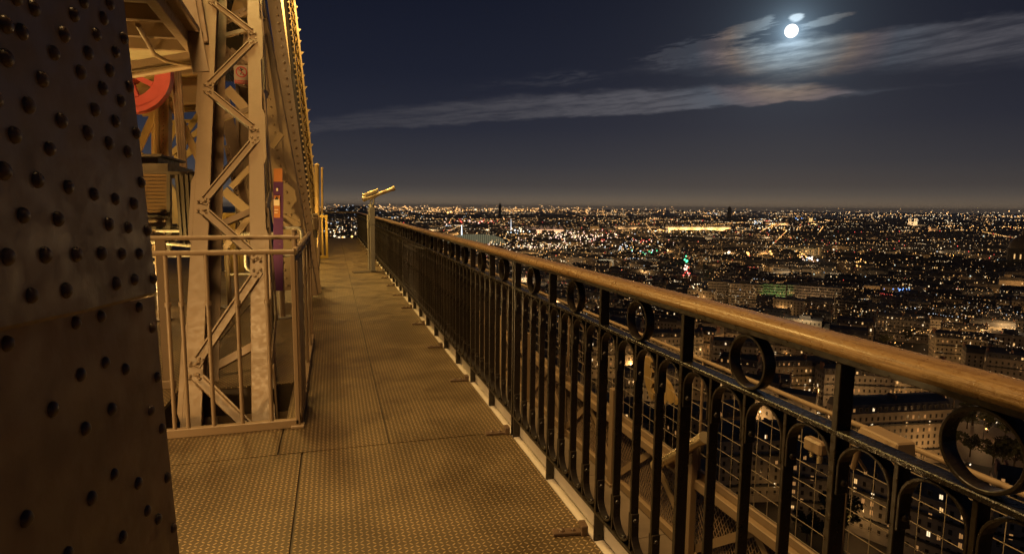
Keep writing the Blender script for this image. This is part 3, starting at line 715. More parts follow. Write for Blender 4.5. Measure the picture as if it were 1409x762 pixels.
# thin posts at the foot
for (x0, y0, y1, Y, r, lab) in ((436, 228, 300, 15.5, .055, 'slim golden pole ending below the lattice column, thicker of the pair'), (443, 232, 300, 17.0, .03, 'thin golden pole nearest the open sky')):
    a, c = at(x0+1, 358, Y), at(x0, y0, Y); bb = MB(); bb.tube([V((a.x, Y, 0)), c], r, 10); bb.dome(c, (0, 0, 1), r*1.15, r); tag(bb.build('pole', M_GOLD), lab, 'pole')

# soffit of the upper platform, top left
ZS = 2.9
s1, s2, s3 = atz(168, -25, ZS), atz(273, 97, ZS), atz(120, 118, ZS); s4 = V((s3.x-4, s1.y-1, ZS))
s1, s2, s3, s4 = [q_+V((0, 0, .20)) for q_ in (s1, s2, s3, s4)]
sof = thing('platform_soffit', 'cream underside of an upper platform with edge beams, seen from below at the top', 'ceiling', s2)
b = MB(); b.prism([s1, s2, s3, s4], (0, 0, .12)); child(b, 'panel', M_SOFFIT, sof)
b = MB(); b.beam(s1+V((.03, 0, -.05)), s2+V((.03, 0, -.05)), .09, .16); b.beam(s1+V((.12, 0, -.0)), s2+V((.12, 0, .0)), .12, .05); child(b, 'edge_beam', M_BROWN, sof, .006)
b = MB(); b.beam(s2+V((0, 0, -.05)), s3+V((0, 0, -.05)), .09, .12); b.tube([s2+V((0, -.1, -.16)), s3+V((0, -.1, -.2))], .035, 8); child(b, 'edge_beam', M_BROWN, sof, .006)
for t in (.22, .42, .62, .80):
    b = MB(); p = s1+(s2-s1)*t; b.beam(p+V((0, 0, -.06)), p+V((-3.4, .35, -.06)), .07, .14); child(b, 'cross_beam', M_BROWN, sof)
b = MB(); b.tube([atz(190, 35, ZS+.02), atz(212, 75, ZS+.02), atz(228, 84, ZS+.02), atz(268, 92, ZS+.03)], .022, 8); child(b, 'conduit', M_BROWN, sof)
# corrugated ceiling above
b = MB()
for i in range(60):
    x = -7.5+i*.1; b.hexa([(x, 8, 5.4), (x+.05, 8, 5.35), (x+.05, 22, 5.35), (x, 22, 5.4), (x, 8, 5.43), (x+.05, 8, 5.40), (x+.05, 22, 5.40), (x, 22, 5.43)]); b.hexa([(x+.05, 8, 5.35), (x+.1, 8, 5.4), (x+.1, 22, 5.4), (x+.05, 22, 5.35), (x+.05, 8, 5.40), (x+.1, 8, 5.43), (x+.1, 22, 5.43), (x+.05, 22, 5.40)])
for y in (9.5, 11.5, 13.5, 16): b.box(-7.5, -1.55, y, y+.12, 5.05, 5.34)
tag(b.build('corrugated_ceiling', M_DARK), 'dark corrugated ceiling with cross joists between the soffit and the strut', 'ceiling')
# diagonal member running down to the strut node
dg = thing('diagonal_member', 'broad flat diagonal member running down to the left strut leg under the corrugated ceiling', 'girder', at(276, 96, 6.6))
b = MB(); band2(b, (250, -40), (277, 100), 6.9, .15, .03, -.2); child(b, 'front_plate', M_BROWN, dg, .004)
b = MB(); band2(b, (268, -40), (284, 60), 7.1, .05, .10, -.1); child(b, 'flange', M_BROWN2, dg, .004)

# red lift wheel
wc_ = at(174, 99, 10.0); rw = thing('lift_sheave', 'red spoked lift wheel half hidden by the platform soffit', 'wheel', wc_)
def annulus(bb, ro, ri, y0, y1, n=48):
    vs_ = []; fs = []
    for i in range(n):
        a = 2*math.pi*i/n; c_, s_ = math.cos(a), math.sin(a)
        vs_ += [(ro*c_, y0, ro*s_), (ro*c_, y1, ro*s_), (ri*c_, y1, ri*s_), (ri*c_, y0, ri*s_)]
    for i in range(n):
        j = (i+1) % n
        for k in range(4): fs.append((i*4+k, j*4+k, j*4+(k+1) % 4, i*4+(k+1) % 4))
    bb.add(vs_, fs)
ro = .56
b = MB(); annulus(b, ro, ro-.20, -.03, .03); annulus(b, ro+.02, ro-.04, -.10, .10); b.build('rim', M_RED, rw)
b = MB()
for k in range(8):
    a = 2*math.pi*k/8+.32; d_ = V((math.cos(a), 0, math.sin(a)))
    b.beam(d_*.1, d_*(ro-.2), .07, .10, (0, 1, 0))
b.build('spoke', M_RED, rw)
b = MB(); b.tube([(0, -.16, 0), (0, .16, 0)], .16, 20); b.build('hub', M_RED, rw)
for a_ in (-.55, -.75, -.95):
    pass
# yellow girders behind
gir = thing('girder_frame', 'yellow lit girder frame with braced post behind the red wheel', 'girder', at(224, 320, 11.5))
b = MB(); q0, q1 = at(150, 128, 11.6), at(300, 122, 11.6); b.beam(q0, q1, .12, .72, (0, 0, 1)); b.beam(at(150, 150, 11.45), at(300, 143, 11.45), .35, .05); b.beam(at(150, 108, 11.45), at(300, 104, 11.45), .35, .05); child(b, 'main_girder', M_GOLD, gir, .006)
b = MB(); band2(b, (224.5, 132), (224.5, 335), 11.3, .21, .25); child(b, 'post', M_GOLD, gir, .006)
b = MB(); a, c = at(217.5, 135, 11.16), at(217.5, 325, 11.16); b.beam(a, c, .03, .04, (0, -1, 0)); a, c = at(231, 135, 11.16), at(231, 325, 11.16); b.beam(a, c, .03, .04, (0, -1, 0)); rowriv(b, at(224, 140, 11.17), at(224, 320, 11.17), 30, (0, 0, 0), .016); child(b, 'post_flange', M_GOLD, gir)
b = MB(); band2(b, (190, 206), (216, 150), 11.4, .11, .05); band2(b, (212, 160), (212, 215), 11.5, .07, .05); band2(b, (190, 208), (216, 232), 11.5, .06, .05); child(b, 'left_brace', M_GOLD, gir)
b = MB(); b.prism([at(196, 160, 11.42), at(217, 160, 11.42), at(217, 142, 11.42), at(190, 142, 11.42)], (0, .03, 0)); child(b, 'gusset', M_GOLD, gir)
b = MB(); band2(b, (236, 140), (282, 236), 11.2, .11, .06); child(b, 'right_brace', M_GOLD, gir)
b = MB(); band2(b, (233, 195), (252, 148), 12.2, .09, .05); band2(b, (233, 168), (285, 166), 12.2, .06, .05); band2(b, (252, 190), (285, 140), 12.2, .09, .05); child(b, 'upper_brace', M_GOLD, gir)
far_l = thing('lattice_girder', 'far yellow lattice girder crossing diagonally behind the lift cables', 'girder', at(250, 200, 14))
b = MB(); band2(b, (228, 218), (290, 166), 14, .10, .06); band2(b, (226, 236), (292, 186), 14, .12, .06); child(b, 'chord', M_GOLD, far_l)
b = MB()
for i in range(6):
    t = i/6; p0 = (228+62*t, 218-52*t); p1 = (226+66*(t+.12), 236-50*(t+.12)); band2(b, p0, p1, 14.02, .05, .03); band2(b, (p0[0]+8, p0[1]-7), (p1[0]-8, p1[1]+6), 14.04, .05, .03)
child(b, 'lacing', M_GOLD, far_l)
arch = thing('curved_girder', 'curved golden girder ribs glimpsed between cabin and dark shutter', 'girder', at(240, 270, 15))
b = MB()
for k, (dx, Y) in enumerate(((0, 15.0), (-3, 15.5), (4, 15.8))):
    pts = [at(230+dx, 252+k*7, Y), at(236+dx, 258+k*8, Y), at(241+dx, 270+k*9, Y), at(244+dx, 285+k*9, Y), at(245+dx, 300+k*8, Y)]
    for p, q in zip(pts[:-1], pts[1:]): b.beam(p, q, .12, .1, (0, -1, 0))
child(b, 'rib', M_GOLD, arch)
# lift cables
for k, (xt, xb) in enumerate(((240, 251.5), (243.5, 254.5), (247, 256.5), (237, 248.5))):
    b = MB(); b.tube([at(xt, 96, 10.4), at(xb, 245, 10.4)], .022, 8)
    tag(b.build('lift_cable', M_BROWN2), 'taut lift cable hanging beside the yellow girder post, one of a bundle of four', 'cable', 'bundle of lift cables')
# lift cabin with glazed front
cab = thing('lift_cabin', 'dark lift cabin with flat roof, reflective glazing and slatted base', 'cabin', V((at(215, 300, 8.6).x, 8.9, 0)))
def rect(bb, x0, y0, x1, y1, Y, th, mi=0):
    a, c, d, e = at(x0, y1, Y), at(x1, y1, Y), at(x1, y0, Y), at(x0, y0, Y); bb.prism([a, c, d, e], (0, th, 0), mi)
b = MB(); rect(b, 160, 225, 231, 239, 8.4, 1.4); rect(b, 168, 214, 217, 225, 8.5, 1.1); rect(b, 168, 212, 222, 215, 8.45, 1.3); child(b, 'roof', M_DARK, cab)
b = MB(); rect(b, 229, 239, 234, 345, 8.45, .08); rect(b, 190, 296, 229, 300, 8.45, .06); rect(b, 190, 312, 229, 316, 8.45, .06); child(b, 'frame', M_DARK, cab)
M_GLAZ, gg, bs = mat('cabin_glazing'); bs.inputs['Base Color'].default_value = (.12, .068, .03, 1); bs.inputs['Roughness'].default_value = .3; bs.inputs['Metallic'].default_value = .0
b = MB(); rect(b, 185, 239, 229, 296, 8.5, .03); child(b, 'glazing', M_GLAZ, cab)
b = MB()
for y in range(244, 296, 5): rect(b, 186, y, 228, y+.6, 8.49, .008)
child(b, 'louvre_wires', M_DARK, cab)
b = MB(); rect(b, 186, 300, 229, 350, 8.6, .3)
for y in range(302, 342, 6): rect(b, 190, y, 227, y+4, 8.52, .06)
child(b, 'slatted_base', M_BROWN2, cab)
b = MB(); rect(b, 229, 236, 275, 240, 8.3, .08); tag(b.build('lintel_beam', M_DARK), 'thin dark beam running from the cabin roof to the strut', 'beam')
sh = thing('roller_shutter', 'dark brown hinged shutter panel leaning between cabin and strut', 'shutter', V((at(256, 330, 8.1).x, 8.1, 0)))
b = MB(); b.prism([at(248, 336, 8.1), at(276, 336, 8.1), at(273, 240, 8.1), at(240, 240, 8.1)], (0, .06, 0)); child(b, 'panel', M_DARK, sh)
b = MB()
for k in range(5): band2(b, (243+k*7, 241), (250+k*6, 335), 8.07, .03, .03)
child(b, 'rib', M_DARK, sh)

# inner members seen through the strut
def member(name, label, items, mt=M_BROWN, cat='girder', Y=9):
    t = thing(name, label, cat, at(*items[0][1], items[0][2]))
    for nm, p0, Yv, p1, w, th, riv in items:
        b = MB(); a, c = band2(b, p0, p1, Yv, w, th)
        if riv: rowriv(b, a, c, riv, (0, -th/2-.001, 0), .02)
        child(b, nm, mt, t, .003)
    return t
member('inner_post', 'tall brown inner post standing behind the strut sign', [('web', (336, 100), 10.4, (336, 345), .24, .04, 0), ('flange', (327, 100), 10.25, (327, 345), .05, .10, 0), ('flange', (345.5, 100), 10.25, (345.5, 345), .05, .10, 28)], M_BROWN)
member('inner_brace', 'steep riveted brace crossing behind the strut lacing', [('plate', (306, 130), 9.4, (352, 350), .16, .03, 0), ('flange', (312, 200), 9.2, (342, 345), .07, .03, 18)], M_BROWN2)
member('inner_brace', 'flat inner diagonal sloping down to the right leg behind the sign', [('plate', (312, 122), 8.6, (352, 165), .12, .03, 0)], M_BROWN)
member('inner_brace', 'narrow cross brace rising behind the upper lacing, in shade', [('plate', (298, 246), 8.9, (350, 196), .08, .03, 0)], M_BROWN2)
member('inner_brace', 'narrow cross brace rising behind the lower lacing, in shade', [('plate', (300, 352), 8.9, (350, 292), .08, .03, 0)], M_BROWN2)
member('inner_brace', 'lower inner diagonal with bolted foot near the yellow gate', [('plate', (308, 262), 8.4, (352, 300), .12, .03, 0), ('foot', (318, 258), 8.3, (345, 230), .07, .05, 0)], M_BROWN)
member('column_brace', 'short bolted braces tying the corner column to its gusset', [('bar', (384, 296), 8.9, (414, 312), .09, .04, 0), ('bar', (384, 304), 8.85, (412, 330), .09, .04, 0), ('bar', (392, 328), 8.8, (412, 306), .07, .05, 0), ('bar', (374, 203), 8.3, (388, 184), .07, .05, 0)], M_BROWN)
member('upper_girder', 'cluster of riveted upper girders behind the strut head', [('chord', (300, 60), 9.8, (345, 110), .14, .05, 10), ('chord', (345, 40), 9.9, (336, 120), .16, .05, 14), ('bar', (295, 35), 9.5, (340, 15), .10, .05, 6), ('bar', (318, 68), 9.6, (348, 90), .05, .04, 0), ('plate', (308, 85), 10.2, (345, 82), .26, .04, 0), ('bar', (300, 48), 9.3, (312, -20), .08, .05, 0)], M_BROWN2)
b = MB(); rect(b, 322, -10, 342, 20, 10.5, .05); b.prism([at(316, 22, 10.4), at(340, 22, 10.4), at(334, 4, 10.4), at(322, 2, 10.4)], (0, .1, 0)); tag(b.build('gilded_bracket', M_GOLD), 'yellow curved bracket at the strut head near the top edge', 'bracket')
# second, shaded column core right behind the rear legs
# sign: no climbing
M_SWH = flat('sign_white', (.30, .23, .17), .6); M_SRD = flat('sign_red', (.35, .03, .03), .6); M_SBK = flat('sign_black', (.03, .025, .02), .6)
SY = 7.2; sc_ = at(332.5, 103, SY); sg = thing('warning_sign', 'white and red no-climbing warning sign bearing the word DANGER, fixed inside the strut', 'sign', sc_)
W_, H_ = at(343, 103, SY).x-at(322, 103, SY).x, at(332, 90, SY).z-at(332, 116, SY).z
b = MB(); b.box(-W_/2, W_/2, 0, .012, -H_/2, H_/2); b.build('panel', M_SWH, sg)
cz = H_*.14; rr = W_*.38
b = MB(); vs_ = []; n = 40
def ring_flat(bb, ro, ri, cx, cz, y, n=40):
    vs_ = []; 
    for i in range(n):
        a = 2*math.pi*i/n; vs_ += [(cx+ro*math.cos(a), y, cz+ro*math.sin(a)), (cx+ri*math.cos(a), y, cz+ri*math.sin(a))]
    bb.add(vs_, [(2*i, 2*((i+1) % n), 2*((i+1) % n)+1, 2*i+1) for i in range(n)])
ring_flat(b, rr, rr*.80, 0, cz, -.004); b.beam((-rr*.6, -.005, cz+rr*.6), (rr*.6, -.005, cz-rr*.6), .004, rr*.17, (1, 0, 1)); b.build('prohibition_ring', M_SRD, sg)
b = MB(); u = rr
for p, q in (((-.05, .45), (.05, .0)), ((.0, .35), (.35, .55)), ((.0, .3), (-.35, .2)), ((.05, 0), (.3, -.25)), ((.3, -.25), (.25, -.6)), ((.05, 0), (-.2, -.5))):
    b.beam((p[0]*u, -.003, cz+p[1]*u), (q[0]*u, -.003, cz+q[1]*u), .003, u*.16, (V((q[0]-p[0], 0, q[1]-p[1])).cross(V((0, 1, 0)))))
b.dome((-.08*u, -.002, cz+.58*u), (0, -1, 0), u*.13, .003, 10, 2); b.build('climber_pictogram', M_SBK, sg)
b = MB(); b.box(-W_/2+.004, W_/2-.004, -.004, .0, -H_/2+.004, -H_*.30); b.build('red_strip', M_SRD, sg)
def text(body, size, loc, mt, parent, name='lettering'):
    c_ = bpy.data.curves.new(name, 'FONT'); c_.body = body; c_.size = size; c_.align_x = 'CENTER'; c_.align_y = 'CENTER'; c_.extrude = .0008
    to = bpy.data.objects.new(name, c_); COL.objects.link(to); dg_ = bpy.context.evaluated_depsgraph_get(); me = bpy.data.meshes.new_from_object(to.evaluated_get(dg_))
    bpy.data.objects.remove(to); o = bpy.data.objects.new(name, me); COL.objects.link(o); me.materials.clear(); me.materials.append(mt); o.parent = parent; o.location = loc; o.rotation_euler = (R(90), 0, 0); return o
text('DANGER', W_*.2, (0, -.006, -H_*.395), M_SWH, sg)
# orange and purple information panel
M_OR = flat('poster_orange', (.45, .16, .045), .55); M_PU = flat('poster_purple', (.085, .02, .10), .5); M_PW = flat('poster_white', (.75, .6, .45), .5)
PY = 7.9; pb = at(384, 395, PY); ps = thing('info_panel', 'tall purple and orange information panel with white arrow standing behind the strut', 'sign', V((pb.x, PY, 0)))
b = MB(); rect(b, 376, 250, 389.5, 400, PY, .03); child(b, 'board', M_PU, ps)
b = MB(); rect(b, 376.5, 232, 388.5, 250, PY-.006, .04); child(b, 'orange_header', M_OR, ps)
b = MB(); rect(b, 377, 269, 385.5, 299.5, PY-.008, .006); child(b, 'orange_field', M_OR, ps)
b = MB(); rect(b, 376.6, 274, 384.5, 283, PY-.012, .003); rect(b, 380, 259, 382.5, 263, PY-.012, .003); rect(b, 377.5, 288, 383, 289.3, PY-.012, .003); rect(b, 377.5, 292, 382, 293.2, PY-.012, .003); child(b, 'white_text_block', M_PW, ps)
b = MB(); b.prism([at(377.5, 275, PY-.014), at(383.5, 275, PY-.014), at(380.5, 270, PY-.014)], (0, .002, 0)); child(b, 'arrow', M_SBK, ps)

# queue barriers (pale tubes), posts with round feet
def barrier(label, px, base_y, loops, top_y, Y=None):
    q = atz(px, base_y, 0); t = thing('queue_barrier', label, 'barrier', q, 0, 'queue barriers behind the strut')
    h = at(px, top_y, q.y).z
    b = MB(); b.tube([(0, 0, 0), (0, 0, h)], .034, 12); b.dome((0, 0, h), (0, 0, 1), .040, .02); b.build('post', M_BROWN, t)
    b = MB(); b.tube([(0, 0, 0.002), (0, 0, .018)], .12, 20); b.build('foot', M_STEEL, t)
    for (L, zt, zb) in loops:
        b = MB(); r = .07; sgn = 1 if L > 0 else -1; pts = [(0, 0, zt), (L-sgn*r, 0, zt)]
        for k in range(1, 5): a = k/5*math.pi/2; pts.append((L-sgn*r+sgn*r*math.sin(a), 0, zt-r+r*math.cos(a)))
        pts.append((L, 0, zb+r))
        for k in range(1, 5): a = k/5*math.pi/2; pts.append((L-sgn*r+sgn*r*math.cos(a), 0, zb+r-r*math.sin(a)))
        pts += [(L-sgn*r, 0, zb), (0, 0, zb)]
        b.tube(pts, .022, 8); b.build('rail_loop', M_STEEL, t)
    return t
barrier('pale tubular queue barrier right behind the left strut leg, with a loop to the left', 290, 424, [(-1.05, 1.10, .72)], 322)
barrier('queue barrier post with capped top and round foot, in the middle of the strut', 316, 422, [(.42, 1.0, .45), (-.35, 1.0, .5)], 324)
barrier('queue barrier with a rounded double loop beside the purple panel', 389, 437, [(.26, 1.12, .78), (-.4, 1.05, .6)], 336)
barrier('queue barrier post farthest to the side, next to the cabin base', 222, 440, [(.7, 1.08, .8), (-.6, 1.0, .7)], 330)
b = MB()
b.tube([at(205, 333, 8.0), at(262, 338, 8.0), at(300, 334, 8.4)], .022, 8); b.tube([at(205, 323, 9.0), at(250, 322, 9.0), at(258, 330, 9.0)], .022, 8); b.tube([at(250, 322, 9.0), at(232, 340, 8.6)], .02, 8)
tag(b.build('barrier_rail', M_STEEL), 'long pale handrail tubes running in front of the cabin base', 'handrail')
# golden bollard
bq = at(268, 300, 8.2); b = MB(); b.tube([V((bq.x, 8.2, 0)), at(268, 300, 8.2)], .03, 10); b.tube([at(268, 302, 8.2), at(268, 298, 8.2)], .042, 10); tag(b.build('bollard', M_BROWN), 'slim brown bollard with golden cap in front of the dark shutter', 'bollard')

# yellow gates
def gate(label, x0, y0, x1, y1, Y, nb):
    a, c = at(x0, y0, Y), at(x1, y1, Y); t = thing('yellow_gate', label, 'gate', V(((a.x+c.x)/2, Y, 0))); w = (c.x-a.x)/2; h = a.z; z0 = max(.02, c.z)
    b = MB(); s_ = .03
    b.box(-w, -w+s_*2, -s_, s_, z0, h); b.box(w-s_*2, w, -s_, s_, z0, h); b.box(-w+s_*2, w-s_*2, -s_, s_, h-s_*2, h); b.box(-w+s_*2, w-s_*2, -s_, s_, z0, z0+s_*2); b.build('frame', M_YELLOW, t, bevel=.004)
    b = MB()
    for i in range(nb):
        x = -w+(i+1)*2*w/(nb+1); b.box(x-.014, x+.014, -.014, .014, z0+s_*2, h-s_*2)
    b.build('bars', M_YELLOW, t)
    if nb > 4: b = MB(); b.box(-w+s_*2, w-s_*2, .016, .022, z0+s_*2, h-s_*2); b.build('sheet', M_YELLOW, t)
gate('yellow barred gate between the two strut legs', 306, 293, 337, 380, 11.0, 6)
gate('yellow tubular gate at the foot of the lattice column, beside the walkway', 428, 296, 452, 357, 16.6, 2)
# capped lamp post by the gate
lp_ = thing('beacon_post', 'short post carrying a beige cylindrical housing next to the yellow gate', 'post', V((at(434, 340, 11.2).x, 11.2, 0)))
b = MB(); rect(b, 428.5, 294, 438, 317, 11.1, .12); child(b, 'housing', M_BROWN, lp_, .02)
b = MB(); rect(b, 430, 317, 437, 327, 11.12, .1); child(b, 'socket', M_DARK, lp_)
b = MB(); rect(b, 431.5, 327, 436, 386, 11.14, .05); child(b, 'stem', M_BROWN, lp_)
hb = thing('hoop_barrier', 'low brown hoop barrier standing on the walkway beside the corner column', 'barrier', V((at(436, 404, 10).x, 10, 0)))
p0, p1 = atz(437, 404, 0), atz(423, 404, 0)
b = MB(); a, c = at(440, 300, 10.0), at(424, 300, 10.0); b.tube([V((p0.x, 10.0, 0)), V((a.x, 10, a.z)), V((c.x, 10, c.z))], .018, 8); b.tube([at(440, 342, 10), at(425, 342, 10)], .014, 8); child(b, 'hoop', M_BROWN, hb)
b = MB(); b.box(p0.x-.06, p0.x+.04, 9.95, 10.05, 0, .02); child(b, 'foot', M_BROWN, hb)

# ================================================================== MOON
mo = MB()
def uvs(bb, c, r, n=24, k=12):
    vs_ = []; c = V(c)
    for i in range(k+1):
        t = math.pi*i/k
        for j in range(n): vs_.append(c+V((r*math.sin(t)*math.cos(2*math.pi*j/n), r*math.sin(t)*math.sin(2*math.pi*j/n), r*math.cos(t))))
    bb.add(vs_, [(i*n+j, i*n+(j+1) % n, (i+1)*n+(j+1) % n, (i+1)*n+j) for i in range(k) for j in range(n)], 0, True)
uvs(mo, (0, 0, 0), 60000*math.tan(R(.53)))
tag(mo.build('moon', L_MOON, loc=md*60000), 'bright full moon shining just above the upper cloud bank', 'moon')

# ================================================================== CITY GROUND
b = MB(); n = 64
for r0, r1 in ((0, 60), (60, 400), (400, 2000), (2000, 9000), (9000, 40000)):
    vs_ = []
    for i in range(n):
        a = 2*math.pi*i/n
        vs_ += [(r0*math.sin(a), r0*math.cos(a), ZG), (r1*math.sin(a), r1*math.cos(a), ZG)]
    b.add(vs_, [(2*i, 2*i+1, 2*((i+1) % n)+1, 2*((i+1) % n)) for i in range(n)])
struct(b.build('city_ground', M_GROUND))
# low hill closing the view straight ahead
b = MB(); N_ = 60; rg = random.Random(5); vs_ = []; fs = []
for i in range(N_+1):
    a = R(-16+30*i/N_); u = -16+30*i/N_; h = 118*math.exp(-((u-2.0)/3.6)**2)+60*math.exp(-((u+7)/4)**2)+rg.uniform(-3, 3)
    for k, (d, hh_) in enumerate(((4600, 0), (5200, h*.55), (5900, h), (6800, h*.5), (7800, 0))): vs_.append((d*math.sin(a), d*math.cos(a), ZG+hh_-.5))
for i in range(N_):
    for k in range(4): fs.append((i*5+k, (i+1)*5+k, (i+1)*5+k+1, i*5+k+1))
b.add(vs_, fs, 0, True); struct(b.build('hill', M_GROUND))

rc = random.Random(11)
AZC = 33.0
def polar(az, d): return V((d*math.sin(R(az)), d*math.cos(R(az)), 0))
def gp(x, y): return atz(x, y, ZG)
RES = []      # reserved discs (x, y, r) kept free of ordinary blocks
def reserved(x, y, r=0): return any((x-a)**2+(y-b_)**2 < (c+r)**2 for a, b_, c in RES)

# ---------------------------------------------------------------- facades
def facade_windows(rnd, L, H, fl, pitch=2.9, lit=.14):
    """window slots of one facade: (u, z, w, h, state); state 0 dark, 1.. lit kinds"""
    out = []; n = max(2, int((L-1.2)/pitch)); p = (L-1.0)/n
    for f in range(fl):
        for i in range(n):
            s_ = 0
            if rnd.random() < lit: s_ = rnd.choice((1, 2, 3, 3, 3, 3))
            out.append((-L/2+.5+(i+.5)*p, 3.9+f*3.15, 1.0, 1.75, s_))
    return out
def block(rnd, L, D, fl, style, lit, detail=1):
    """apartment block, front towards -Y; returns mesh builders wall, roof, windows dict"""
    H = 3.6+fl*3.15; wall, roof, trim, win = MB(), MB(), MB(), []
    wall.box(-L/2, L/2, 0, D, 0, H)
    trim.box(-L/2-.25, L/2+.25, -.45, 0, H-.35, H-.003); trim.box(-L/2, L/2, -.2, 0, 3.3, 3.6)
    for side in (0, 1, 2, 4):
        LL = L if side in (0, 4) else D
        for (u, z, w, h, s_) in facade_windows(rnd, LL, H, fl, lit=lit if side == 0 else lit*.7): win.append((side, u, z, w, h, s_))
    for f in ((1, fl-2) if style != 2 else range(0, fl)):
        z = 3.6+f*3.15
        trim.box(-L/2+.3, L/2-.3, -.75, -.003, z-.12, z+.05)
        roof.box(-L/2+.3, L/2-.3, -.75, -.70, z+.05, z+.95, 1)
    if style == 2:      # flat roofed slab
        roof.box(-L/2-.1, L/2+.1, -.1, D+.1, H+.002, H+.7); roof.box(-L*.2, L*.1, D*.3, D*.7, H+.7, H+3.2)
    else:
        mh = 3.4; s_ = 1.3
        p = [(-L/2, -.1, H), (L/2, -.1, H), (L/2, D+.1, H), (-L/2, D+.1, H), (-L/2+.2, s_, H+mh), (L/2-.2, s_, H+mh), (L/2-.2, D-s_, H+mh), (-L/2+.2, D-s_, H+mh)]
        roof.hexa(p)
        roof.add([(-L/2+.2, s_, H+mh), (L/2-.2, s_, H+mh), (L/2-.2, D-s_, H+mh), (-L/2+.2, D-s_, H+mh), (-L/2+.2, D/2, H+mh+1.5), (L/2-.2, D/2, H+mh+1.5)],
                 [(0, 1, 5, 4), (2, 3, 4, 5), (1, 2, 5), (3, 0, 4)])
        nd = max(2, int(L/3.2)); dm = []
        for i in range(nd):
            u = -L/2+(i+.5)*L/nd
            roof.box(u-.75, u+.75, .05, 1.4, H+.5, H+2.6); win.append((3, u, H+.75, 1.0, 1.5, rnd.choice((1, 2, 3, 3)) if rnd.random() < lit*1.5 else 0))
    chim = []
    if style != 2:
        for x in (-L/2+.5, L/2-.5)+((0.0,) if L > 20 else ()): chim.append((x-.45, x+.45, D*.25, D*.55, H+2, H+6.2))
    return H, wall, roof, trim, win, chim
def win_quad(bb, w, D, L, mi_):
    side, u, z, ww, h, s_ = w; e = .06
    if side == 0: q = [(u-ww/2, -e, z-h/2), (u+ww/2, -e, z-h/2), (u+ww/2, -e, z+h/2), (u-ww/2, -e, z+h/2)]
    elif side == 3: q = [(u-ww/2, .0, z), (u+ww/2, .0, z), (u+ww/2, .0, z+h), (u-ww/2, .0, z+h)]
    elif side == 4: q = [(u+ww/2, D+e, z-h/2), (u-ww/2, D+e, z-h/2), (u-ww/2, D+e, z+h/2), (u+ww/2, D+e, z+h/2)]
    elif side == 1: x = L/2+e; q = [(x, D/2+u-ww/2, z-h/2), (x, D/2+u+ww/2, z-h/2), (x, D/2+u+ww/2, z+h/2), (x, D/2+u-ww/2, z+h/2)]
    else: x = -L/2-e; q = [(x, D/2-u+ww/2, z-h/2), (x, D/2-u-ww/2, z-h/2), (x, D/2-u-ww/2, z+h/2), (x, D/2-u+ww/2, z+h/2)]
    bb.add(q, [(0, 1, 2, 3)], mi_)
WM = [M_PANE, L_WARM, L_PALE, L_DIM, L_COOL]
def simple_block_mesh(rnd, L, D, fl, style, lit, stone):
    H, wall, roof, trim, win, chim = block(rnd, L, D, fl, style, lit)
    mb_ = MB(); mats_ = [stone, M_ZINC if rnd.random() < .5 else M_SLATE, M_RAILING, M_BRICK]+WM
    mb_.add(wall.v, wall.f, 0); mb_.add(trim.v, trim.f, 0); mb_.v += [];
    o_ = len(mb_.v); mb_.v += roof.v
    for f, k in zip(roof.f, roof.mi): mb_.f.append(tuple(i+o_ for i in f)); mb_.mi.append(1 if k == 0 else 2); mb_.sm.append(False)
    for c in chim: mb_.box(*c, 3)
    for w in win: win_quad(mb_, w, D, L, 4+w[5])
    return mb_.mesh('apartment_block', mats_), H
def near_block(label, loc, rz, L, D, fl, style, lit, stone, group=None, cat='building', seed=0, name='apartment_block'):
    rnd = random.Random(seed); H, wall, roof, trim, win, chim = block(rnd, L, D, fl, style, lit)
    t = thing(name, label, cat, loc, rz, group)
    wl = wall.build('wall', stone, t); 
    trim.build('cornice', stone, wl)
    rf = roof.build('flat_roof' if style == 2 else 'mansard_roof', [M_ZINC if style != 2 else M_SLATE, M_RAILING], t)
    for c in chim: bb = MB(); bb.box(*c); bb.build('chimney', M_BRICK, rf)
    shared = {}; dark = MB(); cnt = 0
    for w in win:
        if w[5] and cnt < 95:
            cnt += 1; bb = MB(); sd_, u_, z_, w_w, h_h, s_s = w; o2 = [WM[s_s], WM[rnd.choice((s_s, s_s, 3))]]
            for q_ in (-1, 1): win_quad(bb, (sd_, u_+q_*w_w*.27, z_, w_w*.42, h_h*rnd.choice((1, 1, .8)), s_s), D, L, 0 if q_ < 0 else 1)
            bb.build('lit_window', o2, t)
        else: win_quad(dark, w, D, L, 0 if not w[5] else 1)
    if dark.f: dark.build('dark_window', [M_PANE, L_DIM], t)['kind'] = 'stuff'
    return t
def face(p, extra=0.0):   # rotation that turns a block's front (-Y) towards the viewer
    return -math.atan2(p[0], p[1])+extra

# ---------------------------------------------------------------- landmarks and single buildings
def G_(v): return V((v.x, v.y, ZG))
# three slab blocks past the wooden rail, one floodlit green
for (x, y, L, D, fl, lit, lab, rz) in ((1025, 424, 38, 14, 8, .62, 'long slab block with many lit windows, left of the green-lit facade', .0), (1063, 425, 26, 13, 8, .28, 'slab block with its facade floodlit green', .0), (1114, 428, 62, 15, 8, .16, 'widest pale slab block, right of the green-lit facade', -.05), (988, 420, 26, 14, 8, .0, 'blank pale end wall block at the left of the lit slab', .1), (1172, 438, 34, 14, 5, .12, 'lower cream block ending the slab row on the right', -.08)):
    p = G_(gp(x, y)); RES.append((p.x, p.y, L*.6+6)); near_block(lab, p, face(p, rz), L, D, fl, 2, lit, M_STONE[2] if lit < .3 else M_STONE[1], seed=int(x), name='slab_block')
p = G_(gp(1063, 425)); lamp('green_floodlight', 'SPOT', p+V((-12, -22, 2)), 26000, (.45, 1.0, .25), .5, p+V((0, 0, 16)), 80, .6)
